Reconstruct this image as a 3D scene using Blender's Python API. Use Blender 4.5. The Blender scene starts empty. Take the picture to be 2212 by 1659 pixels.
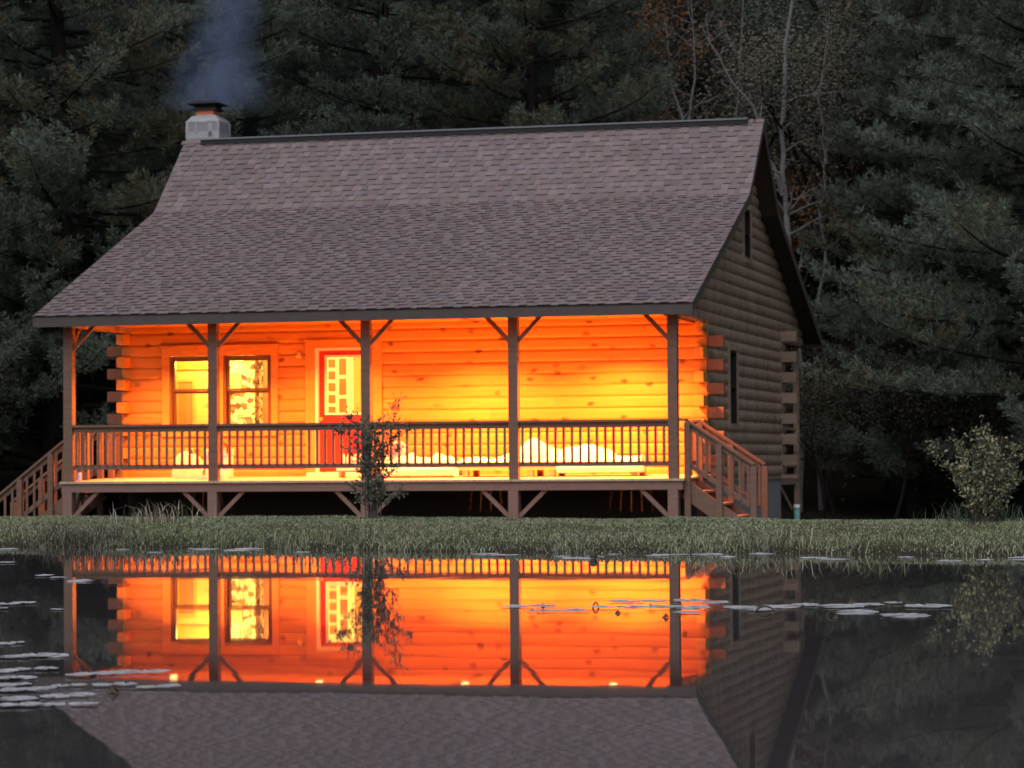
import bpy, math, random
import numpy as np
from mathutils import Vector, Matrix

R = math.radians
sc = bpy.context.scene
C = sc.collection

# ------------------------------------------------------------------ camera, sky, sun, exposure
CAM_H = 0.5706
cd = bpy.data.cameras.new("camera")
cam = bpy.data.objects.new("camera", cd); C.objects.link(cam)
cd.sensor_fit = 'HORIZONTAL'; cd.sensor_width = 36.0; cd.lens = 6063.18 / 2212 * 36
cd.clip_start = 0.1; cd.clip_end = 600
cd.dof.use_dof = True; cd.dof.focus_distance = 14.0; cd.dof.aperture_fstop = 10.0
cam.matrix_world = Matrix.Translation((0, 0, CAM_H)) @ Matrix.Rotation(math.pi / 2 + 0.028, 4, 'X') @ Matrix.Rotation(-0.0072, 4, 'Z')
sc.camera = cam

SUN_AZ = R(200)            # measured from +Y clockwise: light falls from behind and left of the camera
SUN_EL = R(52)
world = bpy.data.worlds.new("World"); sc.world = world; world.use_nodes = True
wn = world.node_tree; wn.nodes.clear()
sky = wn.nodes.new('ShaderNodeTexSky'); sky.sky_type = 'NISHITA'; sky.sun_disc = False
sky.sun_elevation = SUN_EL; sky.sun_rotation = SUN_AZ; sky.dust_density = 3.0
hs = wn.nodes.new('ShaderNodeHueSaturation'); hs.inputs['Saturation'].default_value = 0.42
bg = wn.nodes.new('ShaderNodeBackground'); bg.inputs['Strength'].default_value = 0.05
wo = wn.nodes.new('ShaderNodeOutputWorld')
wn.links.new(sky.outputs[0], hs.inputs['Color']); wn.links.new(hs.outputs[0], bg.inputs['Color'])
wn.links.new(bg.outputs[0], wo.inputs['Surface'])

sd = bpy.data.lights.new("sun", 'SUN'); sd.energy = 0.55; sd.angle = R(70); sd.color = (1.0, 0.93, 0.92)
sun = bpy.data.objects.new("sun", sd); C.objects.link(sun)
sdir = Vector((math.sin(SUN_AZ) * math.cos(SUN_EL), math.cos(SUN_AZ) * math.cos(SUN_EL), math.sin(SUN_EL)))
sun.rotation_euler = sdir.to_track_quat('Z', 'Y').to_euler()
sun.location = (0, 0, 40)

sc.view_settings.view_transform = 'Standard'; sc.view_settings.look = 'None'
sc.view_settings.exposure = 0.85; sc.view_settings.gamma = 1.0
sc.render.engine = 'CYCLES'
cy = sc.cycles
cy.max_bounces = 6; cy.diffuse_bounces = 3; cy.glossy_bounces = 4; cy.transparent_max_bounces = 12
cy.caustics_reflective = False; cy.caustics_refractive = False
cy.use_denoising = True
cy.sample_clamp_indirect = 8.0
cy.volume_step_rate = 2.0

# ------------------------------------------------------------------ helpers: objects and labels
def tag(o, label=None, cat=None, group=None, kind=None):
    if label: o['label'] = label
    if cat: o['category'] = cat
    if group: o['group'] = group
    if kind: o['kind'] = kind
    return o

def empty(name, loc=(0, 0, 0), rz=0.0, parent=None):
    o = bpy.data.objects.new(name, None); C.objects.link(o)
    o.empty_display_size = 0.2
    o.location = loc; o.rotation_euler = (0, 0, rz)
    if parent: o.parent = parent
    return o

class MB:
    """collects boxes, bars and tubes for one mesh"""
    def __init__(s): s.v = []; s.f = []; s.c = []
    def quad(s, a, b, c, d, col=(1, 1, 1)):
        n = len(s.v); s.v += [tuple(a), tuple(b), tuple(c), tuple(d)]; s.f.append((n, n+1, n+2, n+3)); s.c.append(col)
    def poly(s, pts, col=(1, 1, 1)):
        n = len(s.v); s.v += [tuple(p) for p in pts]; s.f.append(tuple(range(n, n+len(pts)))); s.c.append(col)
    def box(s, x0, x1, y0, y1, z0, z1, col=(1, 1, 1)):
        n = len(s.v)
        s.v += [(x0,y0,z0),(x1,y0,z0),(x1,y1,z0),(x0,y1,z0),(x0,y0,z1),(x1,y0,z1),(x1,y1,z1),(x0,y1,z1)]
        for f in ((3,2,1,0),(4,5,6,7),(0,1,5,4),(1,2,6,5),(2,3,7,6),(3,0,4,7)):
            s.f.append(tuple(n+i for i in f)); s.c.append(col)
    def bar(s, p0, p1, w, h, up=(0, 0, 1), col=(1, 1, 1)):
        """rectangular bar from p0 to p1; w across, h along 'up'"""
        p0 = Vector(p0); p1 = Vector(p1); d = (p1-p0).normalized(); u = Vector(up)
        sx = d.cross(u).normalized(); u = sx.cross(d).normalized()
        n = len(s.v)
        for p in (p0, p1):
            for a, b in ((-1,-1),(1,-1),(1,1),(-1,1)):
                s.v.append(tuple(p + sx*(a*w/2) + u*(b*h/2)))
        for f in ((0,1,2,3),(7,6,5,4),(1,0,4,5),(2,1,5,6),(3,2,6,7),(0,3,7,4)):
            s.f.append(tuple(n+i for i in f)); s.c.append(col)
    def tube(s, pts, radii, seg=8, cap=True, col=(1, 1, 1)):
        pts = [Vector(p) for p in pts]; rings = []
        ref = Vector((0.31, 0.95, 0.13)).normalized()
        for i, p in enumerate(pts):
            d = (pts[min(i+1, len(pts)-1)] - pts[max(i-1, 0)]).normalized()
            if abs(d.dot(ref)) > 0.95: ref = Vector((0.9, 0.2, 0.4)).normalized()
            a = d.cross(ref).normalized(); b = d.cross(a)
            n = len(s.v); rings.append(n)
            for k in range(seg):
                t = 2*math.pi*k/seg
                s.v.append(tuple(p + (a*math.cos(t) + b*math.sin(t))*radii[i]))
        for i in range(len(rings)-1):
            for k in range(seg):
                k2 = (k+1) % seg
                s.f.append((rings[i]+k, rings[i]+k2, rings[i+1]+k2, rings[i+1]+k)); s.c.append(col)
        if cap:
            s.f.append(tuple(rings[0]+k for k in range(seg))); s.c.append(col)
            s.f.append(tuple(rings[-1]+k for k in reversed(range(seg)))); s.c.append(col)
    def lathe(s, prof, seg=20, cx=0, cy=0, col=(1, 1, 1)):
        rings = []
        for r, z in prof:
            n = len(s.v); rings.append(n)
            for k in range(seg):
                t = 2*math.pi*k/seg
                s.v.append((cx+r*math.cos(t), cy+r*math.sin(t), z))
        for i in range(len(rings)-1):
            for k in range(seg):
                k2 = (k+1) % seg
                s.f.append((rings[i]+k, rings[i]+k2, rings[i+1]+k2, rings[i+1]+k)); s.c.append(col)
        s.f.append(tuple(rings[0]+k for k in reversed(range(seg)))); s.c.append(col)
        s.f.append(tuple(rings[-1]+k for k in range(seg))); s.c.append(col)
    def mesh(s, name, material, smooth=False, color=False):
        me = bpy.data.meshes.new(name); me.from_pydata(s.v, [], s.f)
        if material: me.materials.append(material)
        if color:
            at = me.color_attributes.new("Col", 'FLOAT_COLOR', 'CORNER')
            arr = []
            for f, c in zip(s.f, s.c): arr += list((c[0], c[1], c[2], 1.0)) * len(f)
            at.data.foreach_set("color", arr)
        if smooth: me.polygons.foreach_set("use_smooth", [True]*len(me.polygons))
        me.update(); return me
    def build(s, name, material, parent=None, smooth=False, color=False, bevel=0.0):
        o = bpy.data.objects.new(name, s.mesh(name, material, smooth, color)); C.objects.link(o)
        if parent: o.parent = parent
        if bevel:
            b = o.modifiers.new("bevel", 'BEVEL'); b.width = bevel; b.segments = 2; b.limit_method = 'ANGLE'
        return o

def mesh_np(name, V, T, material, cols=None):
    """triangle mesh straight from arrays; cols is one colour per vertex"""
    me = bpy.data.meshes.new(name)
    V = np.asarray(V, np.float32); T = np.asarray(T, np.int32)
    me.vertices.add(len(V)); me.vertices.foreach_set("co", V.ravel())
    me.loops.add(T.size); me.loops.foreach_set("vertex_index", T.ravel())
    me.polygons.add(len(T)); me.polygons.foreach_set("loop_start", np.arange(0, T.size, 3, dtype=np.int32))
    me.polygons.foreach_set("loop_total", np.full(len(T), 3, np.int32))
    if cols is not None:
        at = me.color_attributes.new("Col", 'FLOAT_COLOR', 'POINT')
        ca = np.ones((len(V), 4), np.float32); ca[:, :3] = cols
        at.data.foreach_set("color", ca.ravel())
    me.materials.append(material)
    me.update(calc_edges=True); me.validate()
    return me

def link(name, me, parent=None, loc=(0, 0, 0), rz=0.0):
    o = bpy.data.objects.new(name, me); C.objects.link(o)
    o.location = loc; o.rotation_euler = (0, 0, rz)
    if parent: o.parent = parent
    return o

def copy_tree(root):
    r = root.copy(); C.objects.link(r)
    for ch in list(root.children):
        c = ch.copy(); C.objects.link(c); c.parent = r
        for g in list(ch.children):
            d = g.copy(); C.objects.link(d); d.parent = c
    return r

# ------------------------------------------------------------------ materials
def new_mat(name):
    m = bpy.data.materials.new(name); m.use_nodes = True
    nt = m.node_tree; b = nt.nodes['Principled BSDF']
    return m, nt, b

def N(nt, t, **kw):
    n = nt.nodes.new(t)
    for k, v in kw.items(): setattr(n, k, v)
    return n

def math_node(nt, op, a, b=None, clamp=False):
    n = nt.nodes.new('ShaderNodeMath'); n.operation = op; n.use_clamp = clamp
    for i, x in enumerate((a, b)):
        if x is None: continue
        if isinstance(x, (int, float)): n.inputs[i].default_value = x
        else: nt.links.new(x, n.inputs[i])
    return n.outputs[0]

def mix_col(nt, fac, a, b, mode='MIX'):
    n = nt.nodes.new('ShaderNodeMix'); n.data_type = 'RGBA'; n.blend_type = mode
    for sck, x in ((n.inputs[0], fac), (n.inputs[6], a), (n.inputs[7], b)):
        if isinstance(x, (int, float)): sck.default_value = x
        elif isinstance(x, tuple): sck.default_value = (*x, 1.0)
        else: nt.links.new(x, sck)
    return n.outputs[2]

def plain(name, col, rough=0.7, vary=0.15, scale=6.0, stretch=(1, 1, 1), spec=0.3, bump=0.0):
    m, nt, b = new_mat(name)
    tc = N(nt, 'ShaderNodeTexCoord'); mp = N(nt, 'ShaderNodeMapping'); mp.inputs['Scale'].default_value = stretch
    nz = N(nt, 'ShaderNodeTexNoise'); nz.inputs['Scale'].default_value = scale; nz.inputs['Detail'].default_value = 6
    nt.links.new(tc.outputs['Object'], mp.inputs['Vector']); nt.links.new(mp.outputs[0], nz.inputs['Vector'])
    dark = tuple(c*(1-vary*1.6) for c in col); light = tuple(min(1, c*(1+vary*1.6)) for c in col)
    nt.links.new(mix_col(nt, nz.outputs['Fac'], dark, light), b.inputs['Base Color'])
    b.inputs['Roughness'].default_value = rough; b.inputs['Specular IOR Level'].default_value = spec
    if bump:
        bp = N(nt, 'ShaderNodeBump'); bp.inputs['Strength'].default_value = bump; bp.inputs['Distance'].default_value = 0.02
        nt.links.new(nz.outputs['Fac'], bp.inputs['Height']); nt.links.new(bp.outputs[0], b.inputs['Normal'])
    return m

COURSE = 0.189
def log_wood(name, base, dark, knot, along='X', z0=0.317, stain=0.0):
    """boards of pine: tone per course and per board length, stretched grain, knots; streaky weather stains if asked"""
    m, nt, b = new_mat(name)
    tc = N(nt, 'ShaderNodeTexCoord'); sp = N(nt, 'ShaderNodeSeparateXYZ'); nt.links.new(tc.outputs['Object'], sp.inputs[0])
    x = sp.outputs['X'] if along == 'X' else sp.outputs['Y']; z = sp.outputs['Z']
    row = math_node(nt, 'FLOOR', math_node(nt, 'DIVIDE', math_node(nt, 'SUBTRACT', z, z0), COURSE))
    w1 = N(nt, 'ShaderNodeTexWhiteNoise', noise_dimensions='1D'); nt.links.new(row, w1.inputs['W'])
    xs = math_node(nt, 'ADD', math_node(nt, 'DIVIDE', x, 2.9), math_node(nt, 'MULTIPLY', w1.outputs['Value'], 7.0))
    cell = math_node(nt, 'FLOOR', xs)
    cb = N(nt, 'ShaderNodeCombineXYZ'); nt.links.new(cell, cb.inputs[0]); nt.links.new(row, cb.inputs[1])
    w2 = N(nt, 'ShaderNodeTexWhiteNoise', noise_dimensions='2D'); nt.links.new(cb.outputs[0], w2.inputs['Vector'])
    gv = N(nt, 'ShaderNodeCombineXYZ'); nt.links.new(math_node(nt, 'MULTIPLY', x, 0.9), gv.inputs[0])
    nt.links.new(math_node(nt, 'MULTIPLY', z, 26.0), gv.inputs[1]); nt.links.new(math_node(nt, 'MULTIPLY', w2.outputs['Value'], 9.0), gv.inputs[2])
    gr = N(nt, 'ShaderNodeTexNoise'); gr.inputs['Scale'].default_value = 2.0; gr.inputs['Detail'].default_value = 5; gr.inputs['Distortion'].default_value = 0.6
    nt.links.new(gv.outputs[0], gr.inputs['Vector'])
    kv = N(nt, 'ShaderNodeCombineXYZ'); nt.links.new(math_node(nt, 'MULTIPLY', x, 2.1), kv.inputs[0])
    nt.links.new(math_node(nt, 'MULTIPLY', z, 3.9), kv.inputs[1]); nt.links.new(math_node(nt, 'MULTIPLY', w2.outputs['Value'], 3.0), kv.inputs[2])
    nzv = N(nt, 'ShaderNodeTexNoise'); nzv.inputs['Scale'].default_value = 6.0; nt.links.new(kv.outputs[0], nzv.inputs['Vector'])
    kvo = N(nt, 'ShaderNodeVectorMath', operation='MULTIPLY_ADD'); nt.links.new(nzv.outputs['Color'], kvo.inputs[0])
    kvo.inputs[1].default_value = (0.30, 0.30, 0.0); nt.links.new(kv.outputs[0], kvo.inputs[2])
    vo = N(nt, 'ShaderNodeTexVoronoi', voronoi_dimensions='2D'); vo.inputs['Scale'].default_value = 1.0; nt.links.new(kvo.outputs[0], vo.inputs['Vector'])
    ks = N(nt, 'ShaderNodeMapRange'); ks.inputs['From Min'].default_value = 0.165; ks.inputs['From Max'].default_value = 0.075
    nt.links.new(vo.outputs['Distance'], ks.inputs['Value'])
    sepc = N(nt, 'ShaderNodeSeparateColor'); nt.links.new(vo.outputs['Color'], sepc.inputs[0])
    kr = N(nt, 'ShaderNodeMapRange'); kr.inputs['From Min'].default_value = 0.38; kr.inputs['From Max'].default_value = 0.75; nt.links.new(sepc.outputs[0], kr.inputs['Value'])
    keep = kr.outputs[0]
    kf = math_node(nt, 'MULTIPLY', ks.outputs[0], keep, clamp=True)
    tone = mix_col(nt, gr.outputs['Fac'], tuple(c*0.60 for c in base), tuple(min(1, c*1.32) for c in base))
    tone = mix_col(nt, math_node(nt, 'MULTIPLY', w2.outputs['Value'], 0.5), tone, dark)
    col = mix_col(nt, math_node(nt, 'MULTIPLY', kf, 0.85), tone, knot)
    if stain:
        st = N(nt, 'ShaderNodeTexNoise'); st.inputs['Scale'].default_value = 1.0; st.inputs['Detail'].default_value = 4
        sv = N(nt, 'ShaderNodeCombineXYZ'); nt.links.new(math_node(nt, 'MULTIPLY', x, 5.0), sv.inputs[0]); nt.links.new(math_node(nt, 'MULTIPLY', z, 1.1), sv.inputs[1])
        nt.links.new(sv.outputs[0], st.inputs['Vector'])
        sr = N(nt, 'ShaderNodeMapRange'); sr.inputs['From Min'].default_value = 0.42; sr.inputs['From Max'].default_value = 0.68
        nt.links.new(st.outputs['Fac'], sr.inputs['Value'])
        col = mix_col(nt, math_node(nt, 'MULTIPLY', sr.outputs[0], stain), col, tuple(c*0.35 for c in base))
    nt.links.new(col, b.inputs['Base Color'])
    b.inputs['Roughness'].default_value = 0.55; b.inputs['Specular IOR Level'].default_value = 0.25
    return m

def attr_mat(name, rough=0.8, spec=0.2, tint=(1, 1, 1), rand=0.25):
    m, nt, b = new_mat(name)
    at = N(nt, 'ShaderNodeAttribute', attribute_name='Col')
    oi = N(nt, 'ShaderNodeObjectInfo')
    f = N(nt, 'ShaderNodeMapRange'); f.inputs['To Min'].default_value = 1-rand; f.inputs['To Max'].default_value = 1+rand
    nt.links.new(oi.outputs['Random'], f.inputs['Value'])
    cb = N(nt, 'ShaderNodeCombineXYZ')
    for i in range(3): nt.links.new(math_node(nt, 'MULTIPLY', f.outputs[0], tint[i]), cb.inputs[i])
    nt.links.new(mix_col(nt, 1.0, at.outputs['Color'], cb.outputs[0], 'MULTIPLY'), b.inputs['Base Color'])
    b.inputs['Roughness'].default_value = rough; b.inputs['Specular IOR Level'].default_value = spec
    return m

M = {}
M['honey_log'] = log_wood('honey_log', (0.62, 0.29, 0.065), (0.44, 0.18, 0.035), (0.16, 0.05, 0.012))
M['inner_log'] = log_wood('inner_log', (0.70, 0.42, 0.17), (0.58, 0.32, 0.11), (0.25, 0.09, 0.03))
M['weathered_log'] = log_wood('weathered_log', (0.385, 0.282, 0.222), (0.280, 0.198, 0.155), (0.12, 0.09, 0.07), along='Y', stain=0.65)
M['cedar'] = plain('cedar', (0.185, 0.115, 0.088), 0.65, 0.22, 3.0, (1, 1, 7))
M['cedar_beam'] = plain('cedar_beam', (0.235, 0.148, 0.130), 0.65, 0.16, 2.5, (1, 5, 9))
M['log_end'] = plain('log_end', (0.21, 0.115, 0.075), 0.7, 0.25, 9.0, (1, 1, 3))  # weathered wood; tone also darkened to stand in for missing porch light
M['trim_wood'] = plain('trim_wood', (0.62, 0.28, 0.06), 0.55, 0.2, 3.0, (1.2, 1, 6))
M['deck_wood'] = plain('deck_wood', (0.52, 0.42, 0.32), 0.6, 0.18, 4.0, (8, 1, 1))
M['fascia'] = plain('fascia', (0.085, 0.072, 0.072), 0.6, 0.15, 4.0)
M['soffit'] = plain('soffit', (0.05, 0.042, 0.04), 0.8, 0.15, 4.0)
M['vent_metal'] = plain('vent_metal', (0.20, 0.195, 0.245), 0.5, 0.1, 4.0)
M['bronze_frame'] = plain('bronze_frame', (0.14, 0.075, 0.038), 0.5, 0.1, 5.0)
M['dark_sash'] = plain('dark_sash', (0.02, 0.02, 0.024), 0.35, 0.1, 5.0)
M['white_paint'] = plain('white_paint', (0.80, 0.78, 0.68), 0.5, 0.04, 4.0)
M['red_paint'] = plain('red_paint', (0.52, 0.035, 0.022), 0.4, 0.06, 4.0)
M['brass'] = plain('brass', (0.75, 0.55, 0.22), 0.3, 0.05, 4.0)
M['black_metal'] = plain('black_metal', (0.022, 0.024, 0.024), 0.6, 0.2, 6.0)
M['clay'] = plain('clay', (0.62, 0.19, 0.115), 0.75, 0.1, 5.0)
M['concrete'] = plain('concrete', (0.22, 0.23, 0.25), 0.9, 0.18, 7.0, bump=0.3)
M['mortar'] = plain('mortar', (0.36, 0.355, 0.40), 0.9, 0.22, 9.0)
M['chimney_block'] = plain('chimney_block', (0.27, 0.28, 0.30), 0.9, 0.12, 6.0)
M['white_cloth'] = plain('white_cloth', (0.82, 0.79, 0.72), 0.8, 0.04, 5.0)
M['pale_wood'] = plain('pale_wood', (0.60, 0.40, 0.20), 0.6, 0.15, 3.0, (1, 6, 6))
M['pink_cloth'] = plain('pink_cloth', (0.72, 0.28, 0.38), 0.8, 0.1, 6.0)
M['grey_plastic'] = plain('grey_plastic', (0.10, 0.08, 0.075), 0.5, 0.1, 6.0)
M['can_metal'] = plain('can_metal', (0.55, 0.62, 0.85), 0.35, 0.1, 9.0)
M['teal_plastic'] = plain('teal_plastic', (0.11, 0.32, 0.30), 0.5, 0.1, 7.0)
M['cap_plastic'] = plain('cap_plastic', (0.62, 0.62, 0.68), 0.5, 0.05, 7.0)
M['bark'] = plain('bark', (0.020, 0.017, 0.016), 0.95, 0.3, 3.0, (4, 4, 1))
M['grey_bark'] = plain('grey_bark', (0.10, 0.09, 0.085), 0.95, 0.25, 5.0, (3, 3, 1))
M['birch_bark'] = plain('birch_bark', (0.165, 0.16, 0.165), 0.9, 0.3, 5.0, (1, 1, 3))
M['needles'] = attr_mat('needles', 0.75, 0.2)
M['leaves'] = attr_mat('leaves', 0.7, 0.25)
M['shrub_leaves'] = attr_mat('shrub_leaves', 0.6, 0.3, rand=0.0)
M['grass_blades'] = attr_mat('grass_blades', 0.6, 0.35, rand=0.0)

def shingle_mat():
    m, nt, b = new_mat('shingle')
    at = N(nt, 'ShaderNodeAttribute', attribute_name='Col'); tc = N(nt, 'ShaderNodeTexCoord')
    nz = N(nt, 'ShaderNodeTexNoise'); nz.inputs['Scale'].default_value = 90.0; nz.inputs['Detail'].default_value = 2
    big = N(nt, 'ShaderNodeTexNoise'); big.inputs['Scale'].default_value = 0.5; big.inputs['Detail'].default_value = 3
    nt.links.new(tc.outputs['Object'], nz.inputs['Vector']); nt.links.new(tc.outputs['Object'], big.inputs['Vector'])
    g = mix_col(nt, nz.outputs['Fac'], (0.6, 0.6, 0.6), (1.4, 1.4, 1.4)); g2 = mix_col(nt, big.outputs['Fac'], (0.86, 0.86, 0.86), (1.14, 1.14, 1.14))
    c = mix_col(nt, 1.0, at.outputs['Color'], g, 'MULTIPLY'); c = mix_col(nt, 1.0, c, g2, 'MULTIPLY')
    nt.links.new(c, b.inputs['Base Color']); b.inputs['Roughness'].default_value = 0.85; b.inputs['Specular IOR Level'].default_value = 0.15
    return m
M['shingle'] = shingle_mat()

def glass_mat():
    m = bpy.data.materials.new('window_glass'); m.use_nodes = True; nt = m.node_tree; nt.nodes.clear()
    tr = N(nt, 'ShaderNodeBsdfTransparent'); gl = N(nt, 'ShaderNodeBsdfGlossy'); gl.inputs['Roughness'].default_value = 0.02
    tr.inputs['Color'].default_value = (0.93, 0.95, 0.93, 1)
    fr = N(nt, 'ShaderNodeFresnel'); fr.inputs['IOR'].default_value = 1.45
    mx = N(nt, 'ShaderNodeMixShader'); out = N(nt, 'ShaderNodeOutputMaterial')
    nt.links.new(fr.outputs[0], mx.inputs[0]); nt.links.new(tr.outputs[0], mx.inputs[1]); nt.links.new(gl.outputs[0], mx.inputs[2])
    nt.links.new(mx.outputs[0], out.inputs['Surface']); return m
M['glass'] = glass_mat()

def emit_mat(name, col, strength):
    m = bpy.data.materials.new(name); m.use_nodes = True; nt = m.node_tree; nt.nodes.clear()
    e = N(nt, 'ShaderNodeEmission'); e.inputs['Color'].default_value = (*col, 1); e.inputs['Strength'].default_value = strength
    out = N(nt, 'ShaderNodeOutputMaterial'); nt.links.new(e.outputs[0], out.inputs['Surface']); return m
LAMP = (1.0, 0.245, 0.042)
M['lamp_glow'] = emit_mat('lamp_glow', (1.0, 0.62, 0.22), 6.0)

def stone_mat():
    m, nt, b = new_mat('field_stone')
    tc = N(nt, 'ShaderNodeTexCoord'); mp = N(nt, 'ShaderNodeMapping'); mp.inputs['Scale'].default_value = (10, 10, 13)
    nz = N(nt, 'ShaderNodeTexNoise'); nz.inputs['Scale'].default_value = 3.0
    nt.links.new(tc.outputs['Object'], mp.inputs['Vector']); nt.links.new(tc.outputs['Object'], nz.inputs['Vector'])
    ad = N(nt, 'ShaderNodeVectorMath', operation='MULTIPLY_ADD'); ad.inputs[1].default_value = (1.2, 1.2, 1.2)
    nt.links.new(nz.outputs['Color'], ad.inputs[0]); nt.links.new(mp.outputs[0], ad.inputs[2])
    vo = N(nt, 'ShaderNodeTexVoronoi', feature='DISTANCE_TO_EDGE'); vo.inputs['Scale'].default_value = 1.0
    v2 = N(nt, 'ShaderNodeTexVoronoi'); v2.inputs['Scale'].default_value = 1.0
    nt.links.new(ad.outputs[0], vo.inputs['Vector']); nt.links.new(ad.outputs[0], v2.inputs['Vector'])
    s = N(nt, 'ShaderNodeSeparateColor'); nt.links.new(v2.outputs['Color'], s.inputs[0])
    cr = N(nt, 'ShaderNodeValToRGB'); cr.color_ramp.elements[0].color = (0.10, 0.05, 0.02, 1); cr.color_ramp.elements[1].color = (0.80, 0.75, 0.62, 1)
    cr.color_ramp.elements[0].position = 0.08; cr.color_ramp.elements[1].position = 0.32
    nt.links.new(s.outputs[0], cr.inputs[0])
    ed = N(nt, 'ShaderNodeMapRange'); ed.inputs['From Min'].default_value = 0.03; ed.inputs['From Max'].default_value = 0.09
    nt.links.new(vo.outputs['Distance'], ed.inputs['Value'])
    nt.links.new(mix_col(nt, ed.outputs[0], (0.13, 0.07, 0.03), cr.outputs[0]), b.inputs['Base Color'])
    b.inputs['Roughness'].default_value = 0.9
    return m
M['stone'] = stone_mat()

def ground_mat():
    m, nt, b = new_mat('ground_soil')
    tc = N(nt, 'ShaderNodeTexCoord'); sp = N(nt, 'ShaderNodeSeparateXYZ'); nt.links.new(tc.outputs['Object'], sp.inputs[0])
    nz = N(nt, 'ShaderNodeTexNoise'); nz.inputs['Scale'].default_value = 3.0; nz.inputs['Detail'].default_value = 8
    nt.links.new(tc.outputs['Object'], nz.inputs['Vector'])
    turf = mix_col(nt, nz.outputs['Fac'], (0.05, 0.06, 0.03), (0.11, 0.11, 0.06))
    litter = mix_col(nt, nz.outputs['Fac'], (0.010, 0.009, 0.008), (0.026, 0.020, 0.015))
    f = N(nt, 'ShaderNodeMapRange'); f.inputs['From Min'].default_value = 50; f.inputs['From Max'].default_value = 57
    nt.links.new(math_node(nt, 'ADD', sp.outputs['Y'], math_node(nt, 'MULTIPLY', nz.outputs['Fac'], 4.0)), f.inputs['Value'])
    mud = N(nt, 'ShaderNodeMapRange'); mud.inputs['From Min'].default_value = 0.07; mud.inputs['From Max'].default_value = 0.02
    nt.links.new(sp.outputs['Z'], mud.inputs['Value'])
    front = math_node(nt, 'LESS_THAN', sp.outputs['Y'], 24.0)
    c = mix_col(nt, f.outputs[0], turf, litter)
    c = mix_col(nt, math_node(nt, 'MULTIPLY', mud.outputs[0], front), c, (0.04, 0.032, 0.024))
    nt.links.new(c, b.inputs['Base Color']); b.inputs['Roughness'].default_value = 0.95; b.inputs['Specular IOR Level'].default_value = 0.1
    return m
M['ground'] = ground_mat()

def water_mat():
    m, nt, b = new_mat('pond_surface')
    b.inputs['Base Color'].default_value = (0.068, 0.064, 0.068, 1); b.inputs['Roughness'].default_value = 0.016
    b.inputs['IOR'].default_value = 1.333; b.inputs['Specular IOR Level'].default_value = 0.5
    tc = N(nt, 'ShaderNodeTexCoord'); mp = N(nt, 'ShaderNodeMapping'); mp.inputs['Scale'].default_value = (1.0, 0.6, 1)
    nz = N(nt, 'ShaderNodeTexNoise'); nz.inputs['Scale'].default_value = 1.6; nz.inputs['Detail'].default_value = 2
    nt.links.new(tc.outputs['Object'], mp.inputs['Vector']); nt.links.new(mp.outputs[0], nz.inputs['Vector'])
    bp = N(nt, 'ShaderNodeBump'); bp.inputs['Strength'].default_value = 0.010; bp.inputs['Distance'].default_value = 0.05
    nt.links.new(nz.outputs['Fac'], bp.inputs['Height']); nt.links.new(bp.outputs[0], b.inputs['Normal'])
    return m
M['water'] = water_mat()

def pad_mat():
    m, nt, b = new_mat('lily_pad_leaf')
    tc = N(nt, 'ShaderNodeTexCoord'); nz = N(nt, 'ShaderNodeTexNoise'); nz.inputs['Scale'].default_value = 3.2; nz.inputs['Detail'].default_value = 9; nz.inputs['Roughness'].default_value = 0.75
    nt.links.new(tc.outputs['Object'], nz.inputs['Vector'])
    r = N(nt, 'ShaderNodeMapRange'); r.inputs['From Min'].default_value = 0.46; r.inputs['From Max'].default_value = 0.60
    nt.links.new(nz.outputs['Fac'], r.inputs['Value'])
    oi = N(nt, 'ShaderNodeObjectInfo')
    c0 = mix_col(nt, oi.outputs['Random'], (0.44, 0.46, 0.52), (0.58, 0.58, 0.65))  # pale base colour stands in for sky reflected off the leaves
    nt.links.new(mix_col(nt, math_node(nt, 'MULTIPLY', r.outputs[0], 0.8), c0, (0.10, 0.085, 0.065)), b.inputs['Base Color'])
    b.inputs['Roughness'].default_value = 0.5; b.inputs['Specular IOR Level'].default_value = 0.6
    return m
M['pad'] = pad_mat()
M['dead_leaf'] = plain('dead_leaf', (0.075, 0.062, 0.042), 0.7, 0.3, 20.0)

# ------------------------------------------------------------------ ground and pond
def vnoise(x, y, s=1.0, seed=0):
    x = np.asarray(x, float)/s; y = np.asarray(y, float)/s
    xi = np.floor(x).astype(int); yi = np.floor(y).astype(int); fx = x-xi; fy = y-yi
    fx = fx*fx*(3-2*fx); fy = fy*fy*(3-2*fy)
    def h(a, b):
        v = np.sin(a*127.1 + b*311.7 + seed*74.7)*43758.5453
        return v-np.floor(v)
    return (h(xi, yi)*(1-fx)+h(xi+1, yi)*fx)*(1-fy) + (h(xi, yi+1)*(1-fx)+h(xi+1, yi+1)*fx)*fy

def shore(X):
    X = np.asarray(X, float)
    return 18.05 - 0.50*np.clip(X, -6, 6) + 0.35*(vnoise(X, X*0, 0.9, 3)-0.5) + 0.16*(vnoise(X, X*0, 0.23, 5)-0.5)

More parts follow.
